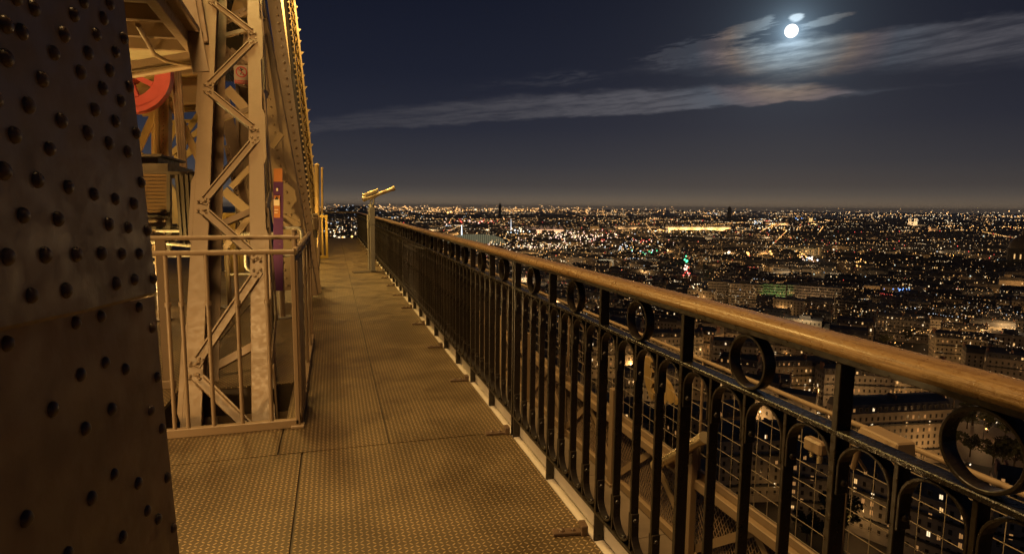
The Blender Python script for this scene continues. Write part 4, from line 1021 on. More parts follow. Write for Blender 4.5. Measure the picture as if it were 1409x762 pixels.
lamp('slab_streetlight', 'POINT', G_(gp(1110, 428))+V((-14, -20, 9)), 16000, (1, .6, .28), .5)
lamp('slab_streetlight', 'POINT', G_(gp(1020, 428))+V((-14, -18, 12)), 9000, (1, .6, .28), .5)
# bright white office
p = G_(gp(834, 377)); RES.append((p.x, p.y, 38)); near_block('white office block with every floor lit, below the bright square', p, face(p, .25), 26, 20, 7, 2, .85, M_STONE[0], seed=5, name='office_block'); lamp('office_light', 'POINT', p+V((-16, -26, 12)), 45000, (.95, 1.0, .85), .5)
# big glass-roofed hall
p = G_(gp(655, 342)); RES.append((p.x, p.y, 150)); rz = face(p)
t = thing('glass_hall', 'large exhibition hall with a glowing greenish glass barrel roof just above the handrail', 'building', p, rz)
hl, hr = 70, 24; M_GLASS = emit('glowing_glass_roof', (.80, .74, .42), .17)
b = MB(); b.box(-hl-16, hl+16, -hr-4, hr+4, 0, 16); b.build('wall', M_STONE[0], t)
b = MB(); nseg = 16; vs_ = []; na = 28
for i in range(na+1):
    u = -1+2*i/na; rr_ = math.sqrt(max(.0, 1-abs(u)**2.6)); 
    for k in range(nseg+1): a = math.pi*k/nseg; vs_.append((u*(hl+12), -hr*math.cos(a), 16+24*rr_*math.sin(a)))
b.add(vs_, [(i*(nseg+1)+k, (i+1)*(nseg+1)+k, (i+1)*(nseg+1)+k+1, i*(nseg+1)+k+1) for i in range(na) for k in range(nseg)], 0, True); rf = b.build('glass_roof', M_GLASS, t)
b = MB()
for i in range(1, na):
    u = -1+2*i/na; rr_ = math.sqrt(max(0, 1-abs(u)**2.6)); pts = [(u*(hl+12), -(hr+.3)*math.cos(math.pi*k/12), 16.2+24*rr_*math.sin(math.pi*k/12)) for k in range(13)]
    b.tube(pts, .7, 5)
b.build('roof_rib', M_SLATE, rf)
b = MB(); b.tube([(-40, 0, 38), (-40, 0, 66)], [1.6, .5], 8); b.build('flagpole', L_CLD, t)  # pole itself made to glow with the lamp emission
# slender shafts, their floodlighting put into the stone as emission
for (x, y, yt, lab, L_) in ((703, 323, 301, 'tall slim shaft floodlit cold white, rising beyond the glass hall', L_CLD), (845, 345, 330, 'short pale column glowing on the bright square', L_WHT), (771, 330, 318, 'small lit column in front of the salmon palaces', L_PNK)):
    q = gp(x, y); h = at(x, yt, q.y).z-ZG; w = h*.035; t = thing('lit_shaft', lab, 'monument', G_(q)); b = MB(); b.tube([(0, 0, 3), (0, 0, h*.8), (0, 0, h)], [w, w*.75, w*.3], 8); b.build('shaft', emit('glowing_shaft_stone', (.8, .88, 1.0) if L_ is L_CLD else (1, .8, .6), .9), t); b = MB(); b.box(-w*2.5, w*2.5, -w*2.5, w*2.5, 0, 3+w); b.build('pedestal', M_STONE[0], t)
    b = MB(); b.octa((0, 0, 4+w*2), w*2.2); b.build('floodlight', L_, t)
# floodlit palaces (salmon) and the long palace to their right
def palace(label, x0, x1, y, h, col_light, power, seed, floors=2, pavil=True, strength=0):
    p0, p1 = gp(x0, y), gp(x1, y); c = (p0+p1)/2; d = (p1-p0); L = d.length; rz = math.atan2(d.y, d.x)
    t = thing('palace', label, 'building', G_(c), rz); RES.append((c.x, c.y, L*.55)); D = 24
    b = MB(); b.box(-L/2, L/2, 0, D, 0, h)
    n_ = max(6, int(L/14))
    for i in range(n_+1): b.box(-L/2+i*L/n_-.8, -L/2+i*L/n_+.8, -1.2, -.01, 0, h*.85)
    b.box(-L/2-1, L/2+1, -1.6, -.01, h*.85, h-.01); b.build('wall', M_STONE[1], t)
    b = MB(); b.hexa([(-L/2, 0, h), (L/2, 0, h), (L/2, D, h), (-L/2, D, h), (-L/2+3, 5, h+7), (L/2-3, 5, h+7), (L/2-3, D-5, h+7), (-L/2+3, D-5, h+7)])
    if pavil:
        for u in (-L/2+9, 0, L/2-9): b.hexa([(u-10, -2, h), (u+10, -2, h), (u+10, D, h), (u-10, D, h), (u-5, 5, h+15), (u+5, 5, h+15), (u+5, D-6, h+15), (u-5, D-6, h+15)])
    b.build('roof', M_SLATE, t)
    b = MB()
    for i in range(n_):
        for f in range(floors):
            x = -L/2+(i+.5)*L/n_; b.box(x-1.6, x+1.6, -.3, -.02, 3+f*h*.4, 3+f*h*.4+h*.25)
    b.build('arched_window', L_DIM, t)['kind'] = 'stuff'
    M_ = Matrix.Rotation(rz, 4, 'Z'); k_ = max(2, int(L/70))
    for i in range(k_): lamp('palace_floodlight', 'SPOT', G_(c)+M_ @ V((-L/2+(i+.5)*L/k_, -34, 6)), power, col_light, 1.0, G_(c)+M_ @ V((-L/2+(i+.5)*L/k_, 0, h*.5)), 120, .7)
    return t
palace('salmon floodlit palace facade behind the bright square, nearer the pale shaft', 722, 748, 324, 24, (1, .62, .42), 180000, 1)
palace('salmon floodlit palace facade behind the bright square, twin to the right', 751, 775, 324, 24, (1, .60, .40), 180000, 2)
palace('very long golden floodlit palace with pavilion roofs in the far middle', 915, 1005, 320, 26, (1, .62, .26), 520000, 3)
palace('golden lit palace wing to the right of the long palace', 1052, 1085, 313, 26, (1, .52, .2), 420000, 4)
palace('faint cream museum front beside the lit avenue', 1062, 1130, 352, 20, (1, .72, .34), 24000, 6, 2, False)
palace('dim golden arcade front left of the long palace', 842, 905, 318, 20, (1, .62, .3), 160000, 8, 1, False)
# twin-towered cathedral
p = G_(gp(1255, 314)); t = thing('cathedral', 'brightly lit twin-towered cathedral far off on the right', 'church', p, face(p)); h = at(1250, 300.5, p.y).z-ZG; h = max(60, h); w = h*.24
RES.append((p.x, p.y, 60)); M_CATH = wallmat('cathedral_stone', (.55, .46, .34))
b = MB(); b.box(-w*1.6, -w*.55, 0, w, 0, h); b.box(w*.55, w*1.6, 0, w, 0, h); b.box(-w*.55, w*.55, .5, w, 0, h*.66); 
b.box(-w, w, w+.1, w*5, 0, h*.55); b.build('tower', M_CATH, t)
b = MB(); b.hexa([(-w, w+.1, h*.55), (w, w+.1, h*.55), (w, w*5, h*.55), (-w, w*5, h*.55), (-.5, w+.2, h*.75), (.5, w+.2, h*.75), (.5, w*5, h*.75), (-.5, w*5, h*.75)]); b.build('roof', M_SLATE, t)
b = MB()
for s_ in (-1, 1): b.box(s_*w*1.1-w*.22, s_*w*1.1+w*.22, -.4, -.02, h*.70, h*.93)
b.box(-w*.3, w*.3, .1, .48, h*.36, h*.56); b.build('opening', M_SLATE, t)
lamp('cathedral_floodlight', 'SPOT', p+V((-60, -110, 10)), 2600000, (1, .72, .42), 2, p+V((0, 0, h*.5)), 70, .5)
# lone gothic tower
p = G_(gp(1115, 312)); h = max(50, at(1115, 299, p.y).z-ZG); t = thing('gothic_tower', 'slim lit square tower standing alone left of the cathedral', 'tower', p, face(p)); w = h*.17
b = MB(); b.box(-w, w, 0, 2*w, 0, h*.86); b.box(-w*1.25, w*1.25, -w*.25, 2.2*w, h*.861, h*.92); b.build('shaft', M_CATH, t)
b = MB()
for sx in (-1, 1):
    for sy in (0, 1.8): b.tube([(sx*w*.95, sy*w+.1, h*.921), (sx*w*.95, sy*w+.1, h*1.05)], [w*.2, .1], 6)
b.build('pinnacle', M_CATH, t); lamp('tower_floodlight', 'SPOT', p+V((-60, -90, 8)), 1500000, (1, .70, .32), 2, p+V((0, 0, h*.5)), 60, .5)
# small domed church right of the cathedral
p = G_(gp(1278, 321)); h = max(34, at(1279, 310, p.y).z-ZG); t = thing('domed_church', 'small lit domed church below and right of the cathedral', 'church', p, face(p)); w = h*.25
b = MB(); b.box(-w, w, -w, w, 0, h*.45); b.tube([(0, 0, h*.45), (0, 0, h*.62)], w*.7, 16); b.build('wall', M_CATH, t)
b = MB(); b.dome((0, 0, h*.62), (0, 0, 1), w*.72, h*.24, 16, 6); b.tube([(0, 0, h*.85), (0, 0, h*1.05)], [w*.16, .1], 6); b.build('dome', M_CATH, t); lamp('church_floodlight', 'SPOT', p+V((-30, -70, 6)), 500000, (1, .55, .25), 2, p+V((0, 0, h*.5)), 70, .5)
# big dark dome and hall at the right edge
p = G_(gp(1404, 382)); hd = at(1404, 312, p.y).z-ZG; px_m = p.length/828
t = thing('domed_hospital_church', 'huge unlit dome church silhouetted at the right edge', 'church', p, face(p)); w = 17*px_m
RES.append((p.x, p.y, w*2)); M_DK = wallmat('stone_darkened_as_unlit', (.10, .085, .065)); hd = max(hd, 50)  # stone colour darkened so these buildings read as unlit
b = MB(); b.box(-w*1.15, w*1.15, -w*.9, w*.9, 0, hd*.34); b.tube([(0, 0, hd*.341), (0, 0, hd*.56)], w*.78, 28); b.tube([(0, 0, hd*.561), (0, 0, hd*.575)], w*.84, 28); b.build('wall', M_DK, t)
b = MB(); b.dome((0, 0, hd*.576), (0, 0, 1), w*.74, hd*.27, 28, 8); b.tube([(0, 0, hd*.83), (0, 0, hd*.92)], w*.15, 10); b.tube([(0, 0, hd*.92), (0, 0, hd*1.06)], [w*.12, .1], 8); b.build('dome', paint('dull_gilded_dome', (.16, .11, .05), .5, .3, .1, .05, .3), t)
b = MB()
for a in (-.5, -.12, .26): b.box(w*.79*math.sin(a)-.9, w*.79*math.sin(a)+.9, -w*.80*math.cos(a)-.4, -w*.78*math.cos(a), hd*.38, hd*.47)
b.build('lit_window', L_WARM, t)
p0, p1 = gp(1192, 372), gp(1378, 382); c = (p0+p1)/2; d = p1-p0; L = d.length; t = thing('long_hall', 'very long dark roofed hall with a row of lit windows at its left end', 'building', G_(c), math.atan2(d.y, d.x)); RES.append((c.x, c.y, L*.3)); RES.append((p0.x*.75+p1.x*.25, p0.y*.75+p1.y*.25, L*.25)); RES.append((p0.x*.25+p1.x*.75, p0.y*.25+p1.y*.75, L*.25))
b = MB(); b.box(-L/2, L/2, 0, 16, 0, 17); b.build('wall', M_DK, t); b = MB(); b.hexa([(-L/2, -.4, 17), (L/2, -.4, 17), (L/2, 16.4, 17), (-L/2, 16.4, 17), (-L/2+3, 7, 27), (L/2-3, 7, 27), (L/2-3, 9, 27), (-L/2+3, 9, 27)]); b.build('roof', M_SLATE, t)
rl = random.Random(2)
for i in range(46):
    u = -L/2+4+i*3.6
    if u > L/2-5 or rl.random() < (.25 if i < 26 else .75): continue
    z = rl.choice((5.5, 10.5, 10.5)); b = MB(); b.box(u-.8, u+.8, -.3, -.02, z, z+2.6); b.build('lit_window', rl.choice((L_PALE, L_WARM, L_WARM)), t)
# distant white tower block left of the palaces
for (x, y, hh_, w, lab) in ((688, 283.5, 70, 40, 'slim dark office tower on the horizon, left of centre'), (1004, 281, 45, 50, 'wide dark tower block breaking the horizon in the middle')):
    q = polar(azel(x, 284)[0], 5200); t = thing('tower_block', lab, 'tower', G_(q), face(q)); b = MB(); w *= .62; b.box(-w/2, w/2, 0, w*.7, 0, 108+hh_*.35); b.box(-w*.3, w*.3, w*.1, w*.5, 108+hh_*.35, 108+hh_*.55); b.build('shaft', M_DK, t); b = MB(); b.tube([(0, w*.3, 108+hh_*.55), (0, w*.3, 108+hh_*.85)], [1.6, .6], 6); b.build('mast', M_DK, t)

for (x, y) in ((1020, 442), (1050, 446), (1085, 450), (1120, 452), (1150, 455), (1000, 436), (834, 392), (1220, 385), (1270, 388), (1320, 390)):
    q = gp(x, y); RES.append((q.x, q.y, 26))
# plaza with trees and traffic at the right
PZ = G_(gp(1352, 610)); RES.append((PZ.x, PZ.y, 62))
def disc(bb, c, r, z, n=40): bb.add([(c.x, c.y, z)]+[(c.x+r*math.cos(2*math.pi*i/n), c.y+r*math.sin(2*math.pi*i/n), z) for i in range(n)], [(0, i+1, (i+1) % n+1) for i in range(n)])
b = MB(); disc(b, PZ, 82, ZG+.03); struct(b.build('plaza_road', M_ROAD))
b = MB(); disc(b, PZ, 34, ZG+.12); struct(b.build('plaza_pavement', M_LEDGE))
b = MB()
for r_ in (52, 66):
    for i in range(60):
        a0_ = 2*math.pi*i/60; a1_ = a0_+.055
        b.add([PZ+V((r*math.cos(a), r*math.sin(a), .05)) for r, a in ((r_, a0_), (r_+.35, a0_), (r_+.35, a1_), (r_, a1_))], [(0, 1, 2, 3)])
struct(b.build('road_markings', flat('road_paint', (.7, .7, .68), .7)))
AV = G_(gp(1290, 540)); dirA = (AV-PZ).normalized()
def road(a, c, w, z, name='road', mt=None):
    a, c = V(a), V(c); d = (c-a).normalized(); s_ = V((-d.y, d.x, 0))*w/2
    bb = MB(); bb.add([a-s_+V((0, 0, z)), a+s_+V((0, 0, z)), c+s_+V((0, 0, z)), c-s_+V((0, 0, z))], [(0, 1, 2, 3)]); return struct(bb.build(name, mt or M_ROAD))
for k, dz in ((0, .045), (.9, .06), (-1.0, .075)):
    dd = Matrix.Rotation(k, 3, 'Z') @ dirA; road(PZ+dd*20, PZ+dd*300, 18, dz, 'avenue')
    for i in range(3, 8 if k == 0 else 5):
        q = PZ+dd*(i*32); RES.append((q.x, q.y, 11))
s0, s1 = G_(gp(985, 408)), G_(gp(938, 352)); road(s0, s1, 16, .09, 'avenue')
for i in range(14): q = s0+(s1-s0)*(i/13); RES.append((q.x, q.y, 13))
s2, s3 = G_(gp(1180, 395)), G_(gp(1098, 352)); road(s2, s3, 18, .10, 'avenue')
for i in range(16): q = s2+(s3-s2)*(i/15); RES.append((q.x, q.y, 14))

# ---------------------------------------------------------------- near apartment blocks seen through and over the railing
NEAR = [  # x, y (front foot), length, depth, floors, style, lit, stone, turn, label
 (925, 505, 46, 13, 6, 0, .18, 1, .35, 'long mansard block with lit floors, behind the second tall post from the right'),
 (968, 500, 16, 14, 6, 0, .30, 0, -.5, 'rounded corner block with glowing ground floor, right beside a tall railing post'),
 (1010, 520, 30, 13, 6, 0, .12, 2, .2, 'grey block framed inside the second largest iron ring'),
 (880, 500, 26, 13, 5, 0, .15, 1, .4, 'cream block left of the long mansard block'),
 (1110, 545, 42, 14, 5, 0, .26, 0, .55, 'stone block with a row of lit upper windows, right of the second largest ring'),
 (1185, 520, 36, 13, 5, 0, .16, 1, .3, 'cream block directly under the handrail between ring and post'),
 (1235, 640, 52, 16, 7, 0, .13, 0, .75, 'broad limestone block with balconies, filling the gap left of the largest ring'),
 (1060, 690, 44, 15, 7, 0, .10, 1, .5, 'tall cream block low in the picture behind the wire mesh'),
 (1150, 720, 34, 15, 6, 0, .14, 2, .2, 'grey corner block low behind the wire mesh, nearest the railing post'),
 (985, 640, 40, 14, 6, 0, .14, 0, .6, 'limestone block behind the tubular luminaire'),
 (1240, 760, 36, 15, 6, 0, .24, 2, -.3, 'block with bright ground floor windows at the bottom, right of the tall post'),
 (900, 570, 36, 14, 6, 0, .12, 2, .45, 'grey block behind the bars left of the luminaire'),
 (840, 520, 30, 14, 6, 0, .16, 1, .3, 'cream block behind the closely set bars'),
 (1320, 500, 34, 14, 5, 0, .12, 1, .3, 'dark-roofed block just above the handrail at the right'),
 (1240, 470, 40, 14, 5, 0, .14, 2, .1, 'grey block above the handrail with lit garret windows'),
 (1385, 470, 38, 14, 5, 0, .12, 0, .2, 'limestone block at the far right above the handrail'),
 (1180, 560, 40, 14, 5, 0, .10, 2, .45, 'dark-roofed block just under the handrail, close right of the tall post'),
 (1262, 548, 36, 14, 5, 0, .16, 1, .6, 'cream block between the tall post and the largest ring, under the handrail'),
 (1060, 480, 30, 13, 5, 0, .10, 2, -.2, 'low grey block hidden below the rail in front of the slabs'),
]
near_objs = []
for i, (x, y, L, D, fl, stl, lit, st_, tr, lab) in enumerate(NEAR):
    p = G_(gp(x, y))
    if reserved(p.x, p.y, -30): pass
    near_block(lab, p, face(p, tr), L, D, fl, stl, lit, M_STONE[st_], seed=100+i); RES.append((p.x, p.y, L*.42+5))
    if y > 480: nf = Matrix.Rotation(face(p, tr), 3, 'Z') @ V((rc.uniform(-.25, .25)*L, -11, 0)); lamp('street_and_fill_light', 'POINT', p+nf+V((0, 0, 7)), 1150 if y < 600 else 850, (1, .54, .18), .5)

# ---------------------------------------------------------------- ordinary blocks, each its own object (the nearest 230)
KINDS = []
for i in range(14):
    rnd = random.Random(40+i); L = rnd.choice((18, 22, 26, 30, 36)); D = rnd.choice((12, 13, 15)); fl = rnd.choice((4, 5, 5, 6, 6)); stl = 2 if i % 5 == 4 else 0
    lit = rnd.choice((.04, .08, .13, .2)); st_ = i % 3
    me, H = simple_block_mesh(rnd, L, D, fl, stl, lit, M_STONE[st_])
    KINDS.append((me, L, ('flat-roofed' if stl == 2 else 'mansard-roofed'), ('limestone', 'cream', 'grey')[st_], ('almost dark' if lit < .1 else 'a few windows lit' if lit < .15 else 'many windows lit'), fl))
spots = []
gx = math.sin(R(AZC)); gy = math.cos(R(AZC)); rot = R(14)
for iu in range(0, 44):
    u = 190+iu*30+(iu % 2)*6
    v = -420.0
    while v < 560:
        i = rc.randrange(len(KINDS)); L = KINDS[i][1]
        vv = v+L/2; uu = u+rc.uniform(-4, 4)
        # grid turned a little against the line of sight
        ca, sa = math.cos(rot), math.sin(rot); u2, v2 = uu*ca-vv*sa, uu*sa+vv*ca
        x, y = u2*gx+v2*gy, u2*gy-v2*gx
        d = math.hypot(x, y); a = math.degrees(math.atan2(x, y))
        if 3.0 < a < 60 and d > 205 and not reserved(x, y, L*.5+3) and rc.random() < .9: spots.append((d, x, y, i, (0 if iu % 2 == 0 else math.pi)+rc.uniform(-.05, .05)))
        v += L+(0.3 if rc.random() < .72 else 13)
spots.sort()
rzg = -R(AZC)-rot
for d, x, y, i, tw in spots[:230]:
    me, L, rfk, stn, lt, fl = KINDS[i]
    o = bpy.data.objects.new('apartment_block', me); COL.objects.link(o); o.location = (x, y, ZG); o.rotation_euler.z = rzg+(0 if abs(tw) < 1 else math.pi)+rc.uniform(-.06, .06)
    o.scale.z = rc.uniform(.86, 1.12)
    tag(o, f'{stn} {rfk} apartment block, {fl} storeys, {lt}, in the dark city below', 'building', 'apartment blocks of the city below')
D1 = spots[min(230, len(spots)-1)][0]

# ---------------------------------------------------------------- the rest of the city: one mass
b = MB(); rm = random.Random(21)
SM = [M_STONE[0], M_STONE[2], M_SLATE, L_WARM, L_PALE, L_DIM, M_LEAF, L_COOL]
def farbox(x, y, L, D, H, rz, lit, big):
    c_, s_ = math.cos(rz), math.sin(rz)
    def T_(a, q, z): return (x+a*c_-q*s_, y+a*s_+q*c_, ZG+z)
    p = [T_(-L/2, 0, 0), T_(L/2, 0, 0), T_(L/2, D, 0), T_(-L/2, D, 0), T_(-L/2, 0, H), T_(L/2, 0, H), T_(L/2, D, H), T_(-L/2, D, H)]
    b.hexa(p, rm.choice((0, 0, 1)))
    e = 1.5; b.hexa([T_(-L/2, -.2, H+.02), T_(L/2, -.2, H+.02), T_(L/2, D+.2, H+.02), T_(-L/2, D+.2, H+.02), T_(-L/2+e, D*.4, H+4), T_(L/2-e, D*.4, H+4), T_(L/2-e, D*.6, H+4), T_(-L/2+e, D*.6, H+4)], 2)
    n = int(L/(3.2*big)); fl = int(H/(3.3*big))
    for i in range(n):
        for f in range(fl):
            if rm.random() < lit:
                u = -L/2+(i+.5)*L/n; z = 3+(f+.3)*3.3*big; w = .62*big; h = .85*big
                b.add([T_(u-w, -.25, z), T_(u+w, -.25, z), T_(u+w, -.25, z+2*h), T_(u-w, -.25, z+2*h)], [(0, 1, 2, 3)], rm.choice((3, 3, 5, 5, 5, 4, 4, 7) if rm.random() < .5 else (3, 5, 5)))
cnt = 0
for d, x, y, i, tw in spots[230:]:
    farbox(x, y, KINDS[i][1], 13, rm.uniform(14, 25), rzg+rm.uniform(-.1, .1), .10, 1.0); cnt += 1
# farther rings, coarser with distance
d = max(s[0] for s in spots)*.93
dmax_near = 1180
d = dmax_near
while d < 7500:
    step = 34+d*.022; a = -3.0
    while a < 61:
        L = rm.uniform(18, 46)*(1+d/2600); x, y = (d+rm.uniform(-.35, .35)*step)*math.sin(R(a)), (d+rm.uniform(-.35, .35)*step)*math.cos(R(a))
        if rm.random() < .80 and not reserved(x, y, L*.4): farbox(x, y, L, 14+d*.004, rm.uniform(10, 24)*(1+max(0, d-3000)/16000)*(1.5 if rm.random() < .03 else 1), -R(a)+rm.uniform(-.5, .5), rm.choice((.0, .02, .05, .12, .2)), 1.0+d/1500)
        a += math.degrees((L+rm.choice((1, 2, 14)))/d)
    d += step
o = b.build('distant_city', SM); stuff(o, 'mass of dark distant rooftops and facades with tiny lit windows reaching the horizon', 'city')

# lamps of the far streets: one mass of points
b = MB(); rm = random.Random(33)
LM = [L_SODF, L_WHTF, L_DIMF, L_SOD, L_WHT, L_CLD, L_RED, L_GRN, L_BLU, L_PNK, L_HZO, L_HZW]
def pxm(d): return d/602.0       # metres per pixel of the picture at distance d
def dot(az, el_deg, size, mi, dz=0.0, d=None):
    d = d if d is not None else -(115+CAM_H-27)/math.tan(R(el_deg))
    p = polar(az, d); b.octa((p.x, p.y, ZG+27+dz), pxm(d)*size, mi)
WT = (0,)*38+(1,)*24+(2,)*70+(3,)*4+(4,)*3+(5,)*2+(6,)*1
WF = (10, 10, 11, 0, 0, 1, 2)
def wsel(e): return rm.choice(WF) if e > -1.3 and rm.random() < .6 else rm.choice(WT)
import mathutils
def dens(a, e): return .5+.5*math.sin(a*.9+2.1*math.sin(e*1.7+a*.21))*math.cos(e*3.1+1.7*math.sin(a*.33+.6))
# clusters: rows of lamps along streets
for i in range(1100):
    a = rm.uniform(-4, 60); e = -(.35+9.5*rm.random()**2.1)
    if rm.random() > .12+1.1*dens(a, e): continue
    n = rm.randint(3, 14); w = rm.uniform(.4, 2.6); sl = rm.uniform(-.10, .10); mi = wsel(e); k0 = 1.0 if e > -2.5 else .8
    for k in range(n): dot(a+w*(k/n-.5)+rm.gauss(0, .03), min(-.3, e+sl*(k/n-.5)+rm.gauss(0, .02)), k0*rm.uniform(.16, .40), mi if rm.random() < .7 else rm.choice(WT))
for i in range(6500):
    e = -(.32+10*rm.random()**1.9); a = rm.uniform(-4, 60)
    if rm.random() > .15+dens(a, e): continue
    dot(a, e, rm.uniform(.14, .36), wsel(e))
# avenues: unbroken strings of lamps
for i in range(60):
    a = rm.uniform(2, 58); d = 900+4200*rm.random()**1.5; p = polar(a, d); th = R(rm.choice((20, 75, 110, 150, 48))+rm.uniform(-8, 8)); L_ = rm.uniform(300, 1100)*(1+d/3000); mi = rm.choice((0, 0, 1, 3, 3)); stp = 22+d*.006; n = int(L_/stp)
    for k in range(n):
        q = p+V((math.sin(th), math.cos(th), 0))*(k-n/2)*stp
        if q.length > 700: b.octa((q.x, q.y, ZG+26), pxm(q.length)*rm.uniform(.22, .42), mi if rm.random() < .85 else rm.choice((4, 6, 0)))
# bright band on the horizon
for i in range(1500):
    a = rm.uniform(-3, 60) if rm.random() < .6 else rm.uniform(-2, 24); d = rm.uniform(7000, 16000); p = polar(a, d); z = CAM_H+d*math.tan(R(rm.gauss(-.24, .15))); b.octa((p.x, p.y, z), pxm(d)*rm.choice((.14, .2, .26, .32, .45)), rm.choice((10, 10, 10, 11, 0, 0, 0) if a < 30 else (10, 11, 11, 0, 0, 1)))
for i in range(170):      # lamps on the hill
    u = rm.gauss(2.5, 3.2); d = rm.uniform(4650, 5850); f_ = (d-4600)/1300; h_ = 118*math.exp(-((u-2.0)/3.6)**2)+60*math.exp(-((u+7)/4)**2); p = polar(u, d); b.octa((p.x, p.y, ZG+h_*f_+10), pxm(d)*rm.uniform(.15, .4), rm.choice((1, 5, 2, 0, 2, 1)))
def cl(x, y, wx, wy, n, size, mis):
    for i in range(n):
        px, py = x+rm.gauss(0, wx), y+rm.gauss(0, wy); q = azel(px, py)
        if q[1] < -.25: dot(q[0], q[1], size*rm.uniform(.6, 1.3), rm.choice(mis))
cl(790, 325, 30, 3.5, 130, .55, (9, 9, 4, 1)); cl(740, 338, 40, 2.0, 110, .5, (9, 4, 1)); cl(840, 331, 40, 1.5, 50, .45, (9, 6, 4)); cl(715, 317, 8, 2, 18, .7, (5, 4))
cl(650, 305, 20, 1.5, 24, .6, (6, 9, 9)); cl(735, 345, 35, 6, 90, .4, (3, 0, 1)); cl(700, 333, 20, 6, 60, .4, (3, 0, 4)); cl(945, 360, 1, 3, 4, 1.6, (7,)); cl(946, 372, 2.5, 5, 16, .9, (6, 9, 6)); cl(958, 392, 4, 6, 16, .5, (4, 0)); cl(1112, 356, 6, 1.6, 26, .8, (4, 5, 9)); cl(1104, 352, 5, 3, 12, .8, (3,))
cl(1050, 304, 14, 2, 50, .5, (4, 1, 5)); cl(1070, 314, 25, 2, 50, .5, (3, 3, 4)); cl(955, 316, 40, 2.5, 80, .45, (3, 0, 4)); cl(870, 340, 25, 4, 40, .5, (3, 4, 5)); cl(890, 346, 12, 2, 16, .6, (7, 0, 5)); cl(1025, 349, 3, 1, 3, 1.4, (3,)); cl(1058, 348, 2, 1, 2, 1.5, (3,)); cl(1006, 347, 5, 1.5, 4, 1.3, (4, 9)); cl(1240, 398, 12, 1, 12, .5, (8,)); cl(1185, 363, 5, 3, 10, .7, (3,)); cl(1100, 302, 8, 1, 6, .6, (5, 8)); cl(652, 288, 3, .6, 3, 1.2, (4,)); cl(617, 293, 2, 1, 2, 1.1, (3,)); cl(723, 288, 6, .6, 8, .9, (3, 4)); cl(1290, 300, 40, 3, 60, .4, (1, 4)); cl(1376, 430, 30, 3, 26, .3, (0, 1)); cl(1300, 423, 50, 1.2, 40, .28, (1, 1, 0, 5)); cl(1180, 428, 14, 2, 14, .5, (1, 0)); cl(1260, 455, 16, 2, 20, .4, (3, 0)); cl(1330, 455, 26, 5, 26, .35, (0, 1))
cl(480, 316, 22, 3, 26, .7, (1, 0, 4)); cl(480, 304, 24, 6, 60, .35, (1, 5, 2)); cl(470, 326, 10, 1, 8, 1.0, (3, 4)); cl(520, 290, 40, 4, 60, .3, (1, 2, 5)); cl(590, 296, 40, 5, 60, .35, (1, 2, 5)); cl(226, 312, 8, 8, 20, .8, (8, 2, 1))
for i in range(1500):        # amber lamps strung along the nearer streets
    d = 330+900*rm.random()**1.2; a = rm.uniform(4, 60); n = rm.randint(1, 5); ax = rm.uniform(-.5, .5)
    if not reserved(d*math.sin(R(a)), d*math.cos(R(a)), -6) and rm.random() > .25+.75*dens(a, -115/d*57): continue
    for k in range(n): p = polar(a+k*ax*.5, d+k*9); b.octa((p.x, p.y, ZG+rm.choice((7, 9, 23, 24))), rm.uniform(.10, .28)*d/500, rm.choice((0, 0, 3, 1, 2, 2)))
o = b.build('distant_city_lights', LM); stuff(o, 'countless tiny street lamps and windows sparkling across the city to the horizon', 'city lights')

# ---------------------------------------------------------------- plaza life: trees, cars, lamps
def tree(loc, h, r, label, group, seed):
    rt = random.Random(seed); t = thing('tree', label, 'tree', loc, rt.uniform(0, 6), group)
    b = MB(); b.tube([(0, 0, 0), (.1, 0, h*.3), (.0, .1, h*.55)], [r*.07, r*.05, r*.03], 7)
    for k in range(5):
        a = k*1.26+rt.random(); b.tube([(0, 0, h*.32+k*.2), (r*.6*math.cos(a), r*.6*math.sin(a), h*.6+rt.random()*h*.15)], [r*.035, r*.012], 5)
    b.build('trunk', M_BARK, t)
    b = MB()
    clumps = [(rt.gauss(0, .42)*r, rt.gauss(0, .42)*r, h*(.45+.5*rt.random())) for _ in range(26)]
    for (x, y, z) in clumps:
        cr_ = r*rt.uniform(.16, .34)
        for _ in range(44):
            v = V((rt.gauss(0, 1), rt.gauss(0, 1), rt.gauss(0, .8))).normalized()*cr_*rt.uniform(.5, 1.1); c = V((x, y, z))+v; s_ = r*.055*rt.uniform(.7, 1.5)
            a1 = V((rt.gauss(0, 1), rt.gauss(0, 1), rt.gauss(0, 1))).normalized(); a2 = a1.orthogonal().normalized()
            b.add([c-a1*s_-a2*s_*.6, c+a1*s_-a2*s_*.6, c+a1*s_+a2*s_*.6, c-a1*s_+a2*s_*.6], [(0, 1, 2, 3)])
    b.build('crown', M_LEAF, t); return t
base = tree(V((0, 0, 0)), 15, 6.5, 'x', 'street trees', 1); base2 = tree(V((0, 0, 0)), 13, 6, 'x', 'street trees', 2)
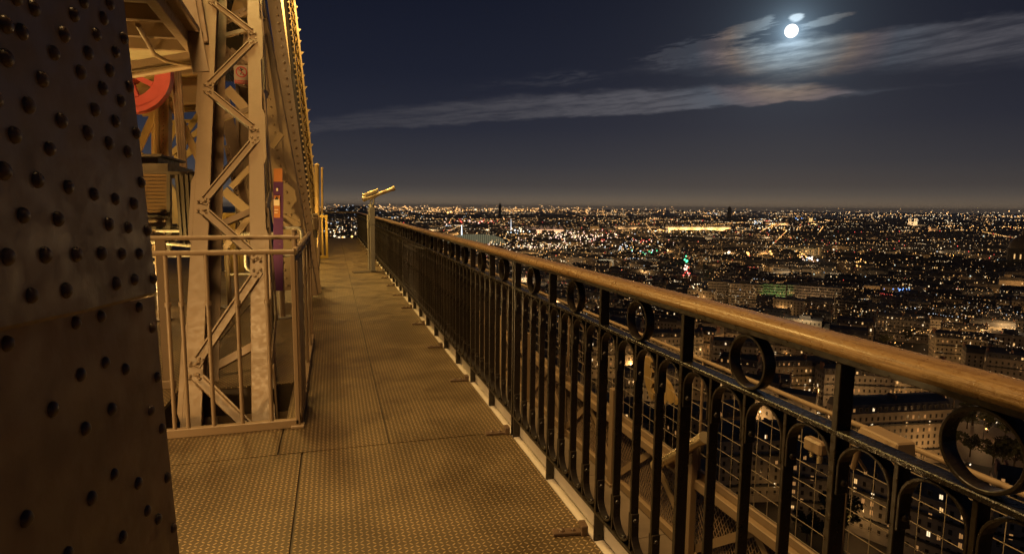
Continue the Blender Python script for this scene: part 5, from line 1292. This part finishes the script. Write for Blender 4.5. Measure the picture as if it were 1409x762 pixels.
tp = [(1338, 585, 'full round tree seen through the largest iron ring, left side'), (1366, 640, 'broad tree low inside the largest iron ring'), (1395, 650, 'tree at the right edge beyond the largest ring'), (1312, 560, 'small tree lit yellow just under the handrail'), (1300, 545, 'yellow-lit tree farther along the avenue under the handrail'), (1075, 452, 'dark tree clump under the wide slab block'), (1112, 455, 'largest dark tree before the wide slab block'), (1128, 456, 'dark tree right of the largest tree before the slab block'), (985, 438, 'dark tree left of the lit slab, above the handrail'), (1003, 440, 'dark tree at the foot of the lit slab block'), (1050, 445, 'dark tree under the green-lit facade'), (1140, 452, 'tree closing the slab forecourt on the right'), (1015, 486, 'tree beside the rounded corner block'), (1000, 492, 'tree in the lit street by the rounded corner block'), (1150, 748, 'tree with lamplight at the very bottom between post and bar'), (1110, 745, 'shrubby tree at the bottom behind the wire mesh'), (1290, 735, 'dark tree at the bottom right of the tall post'), (1340, 700, 'dark tree below the largest iron ring'), (1385, 710, 'dark tree in the lower right corner'), (1005, 655, 'lamp-lit yellowish tree in the street behind the luminaire')]
for i, (x, y, lab) in enumerate(tp):
    src = base if i % 2 == 0 else base2
    o = src if i < 2 else copy_tree(src)
    p = G_(gp(x, y)); o.location = p; o['label'] = lab; s_ = rc.uniform(.75, 1.2); o.scale = (s_*1.1, s_*1.1, s_); o.rotation_euler.z = rc.uniform(0, 6)
# bare fill lights added at roof height to lift the dark middle distance
for i in range(110):
    a = rc.uniform(4, 58); d = 560+2300*rc.random()**1.2; p = polar(a, d)
    if reserved(p.x, p.y): continue
    lamp('street_and_fill_light', 'POINT', (p.x, p.y, ZG+27), 15000*(d/900), rc.choice(((1, .58, .22), (1, .55, .2), (1, .72, .4))), 1.0)
for i in range(34):
    o = copy_tree(base if i % 2 else base2)
    if i < 14: a = i*2*math.pi/14+rc.uniform(-.1, .1); p = PZ+V((27*math.cos(a), 27*math.sin(a), 0))*rc.uniform(.6, 1.0)
    else: k = (0, .9, -1.0)[i % 3]; dd = Matrix.Rotation(k, 3, 'Z') @ dirA; p = PZ+dd*(84+(i-14)*9)+V((-dd.y, dd.x, 0))*rc.choice((-11, 11))
    o.location = p; s_ = rc.uniform(.55, .85); o.scale = (s_, s_, s_); o['label'] = 'street tree ringing the busy plaza or lining its avenues beyond the railing'; o['group'] = 'plaza trees'
# cars
def car(label, col):
    t = thing('car', label, 'car', (0, 0, 0), 0, 'cars on the plaza'); M_C = flat('car_paint', col, .3)
    b = MB(); b.hexa([(-2.1, -.85, .25), (2.1, -.85, .25), (2.1, .85, .25), (-2.1, .85, .25), (-2.1, -.85, .85), (2.1, -.85, .75), (2.1, .85, .75), (-2.1, .85, .85)]); b.hexa([(-1.7, -.78, .86), (1.0, -.78, .82), (1.0, .78, .82), (-1.7, .78, .86), (-1.2, -.62, 1.45), (.35, -.62, 1.45), (.35, .62, 1.45), (-1.2, .62, 1.45)]); b.build('body', M_C, t)
    for x in (-1.3, 1.3):
        for y in (-.86, .74): b = MB(); b.tube([(x, y, .32), (x, y+.12, .32)], .32, 10); b.build('wheel', M_DARK, t)
    for y in (-.6, .6):
        b = MB(); b.octa((2.14, y, .6), .32); b.build('headlight', L_WHT, t); b = MB(); b.octa((-2.14, y, .65), .28); b.build('tail_light', L_RED, t)
    return t
cars = [car('white car', (.7, .7, .7)), car('dark car', (.03, .03, .04)), car('silver car', (.4, .4, .42))]
cw = ('white', 'dark', 'silver')
for i in range(64):
    s_ = i % 3; o = cars[s_] if i < 3 else copy_tree(cars[s_])
    if i < 42:
        a = rc.uniform(0, 6.28); r = rc.choice((38, 42, 46, 56, 60, 70, 74))+rc.uniform(-.5, .5); p = PZ+V((r*math.cos(a), r*math.sin(a), 0)); o.rotation_euler.z = a+math.pi/2
    else:
        k = rc.choice((0, .9, -1.0)); dd = Matrix.Rotation(k, 3, 'Z') @ dirA; sd = rc.choice((-4, 4)); p = PZ+dd*rc.uniform(80, 250)+V((-dd.y, dd.x, 0))*sd; o.rotation_euler.z = math.atan2(dd.y, dd.x)+(0 if sd > 0 else math.pi)
    o.location = p+V((0, 0, .12)); o['label'] = f'tiny {cw[s_]} car with its lights on, in the traffic round the plaza beyond the railing'
# street lamps that light the near city
def slamp(label): 
    t = thing('street_lamp', label, 'street lamp', (0, 0, 0), 0, 'street lamps of the near streets')
    b = MB(); b.tube([(0, 0, 0), (0, 0, 7.5), (.8, 0, 8.2)], [.10, .06, .05], 6); b.build('pole', M_RAILING, t)
    b = MB(); b.octa((.9, 0, 7.9), .55, 0, .4); b.build('lamp_head', L_SOD, t); return t
SLB = slamp('street lamp glowing orange in the streets below the railing'); first = True
def put_lamp(p, power=5200, c=(1, .55, .20)):
    global first
    o = SLB if first else copy_tree(SLB); first = False; o.location = p; o.rotation_euler.z = rc.uniform(0, 6)
    lamp('street_and_fill_light', 'POINT', p+V((0, 0, 9.0)), power, c, .5)
for k in range(9):
    a = k*.7; put_lamp(PZ+V((60*math.cos(a), 60*math.sin(a), 0)), 4200)
put_lamp(PZ, 3000)
for i in range(3, 9, 2):
    for k in (0, .9, -1.0): dd = Matrix.Rotation(k, 3, 'Z') @ dirA; put_lamp(PZ+dd*(i*30)+V((-dd.y, dd.x, 0))*6, 4200)
for (x, y) in ((985, 512), (1000, 505), (1050, 560), (950, 540), (900, 545), (870, 520), (1130, 610), (1180, 590), (1005, 670), (1180, 690), (1040, 600), (1215, 720), (940, 600), (1230, 540), (1080, 500), (1150, 500), (1300, 470), (1210, 450), (1380, 450), (1075, 440), (1200, 420), (1310, 420), (960, 430), (1260, 500), (1340, 480)):
    put_lamp(G_(gp(x, y)), 3000 if y > 600 else 5500 if y > 480 else 8000)

# ------------------------------------------------------------------ the air over the city
M_HAZE = bpy.data.materials.new('night_haze'); M_HAZE.use_nodes = True; nt = M_HAZE.node_tree; nt.nodes.clear()
pv = nt.nodes.new('ShaderNodeVolumePrincipled'); pv.inputs['Color'].default_value = (.86, .84, .84, 1); pv.inputs['Density'].default_value = 3.6e-5; pv.inputs['Anisotropy'].default_value = .2
ou = nt.nodes.new('ShaderNodeOutputMaterial'); nt.links.new(pv.outputs[0], ou.inputs['Volume'])
b = MB(); b.box(-41000, 41000, -41000, 41000, ZG-1, 95); hz = b.build('haze', M_HAZE); hz['kind'] = 'stuff'; hz['label'] = 'thin night haze over the city'; hz['category'] = 'haze'
cy.volume_bounces = 0
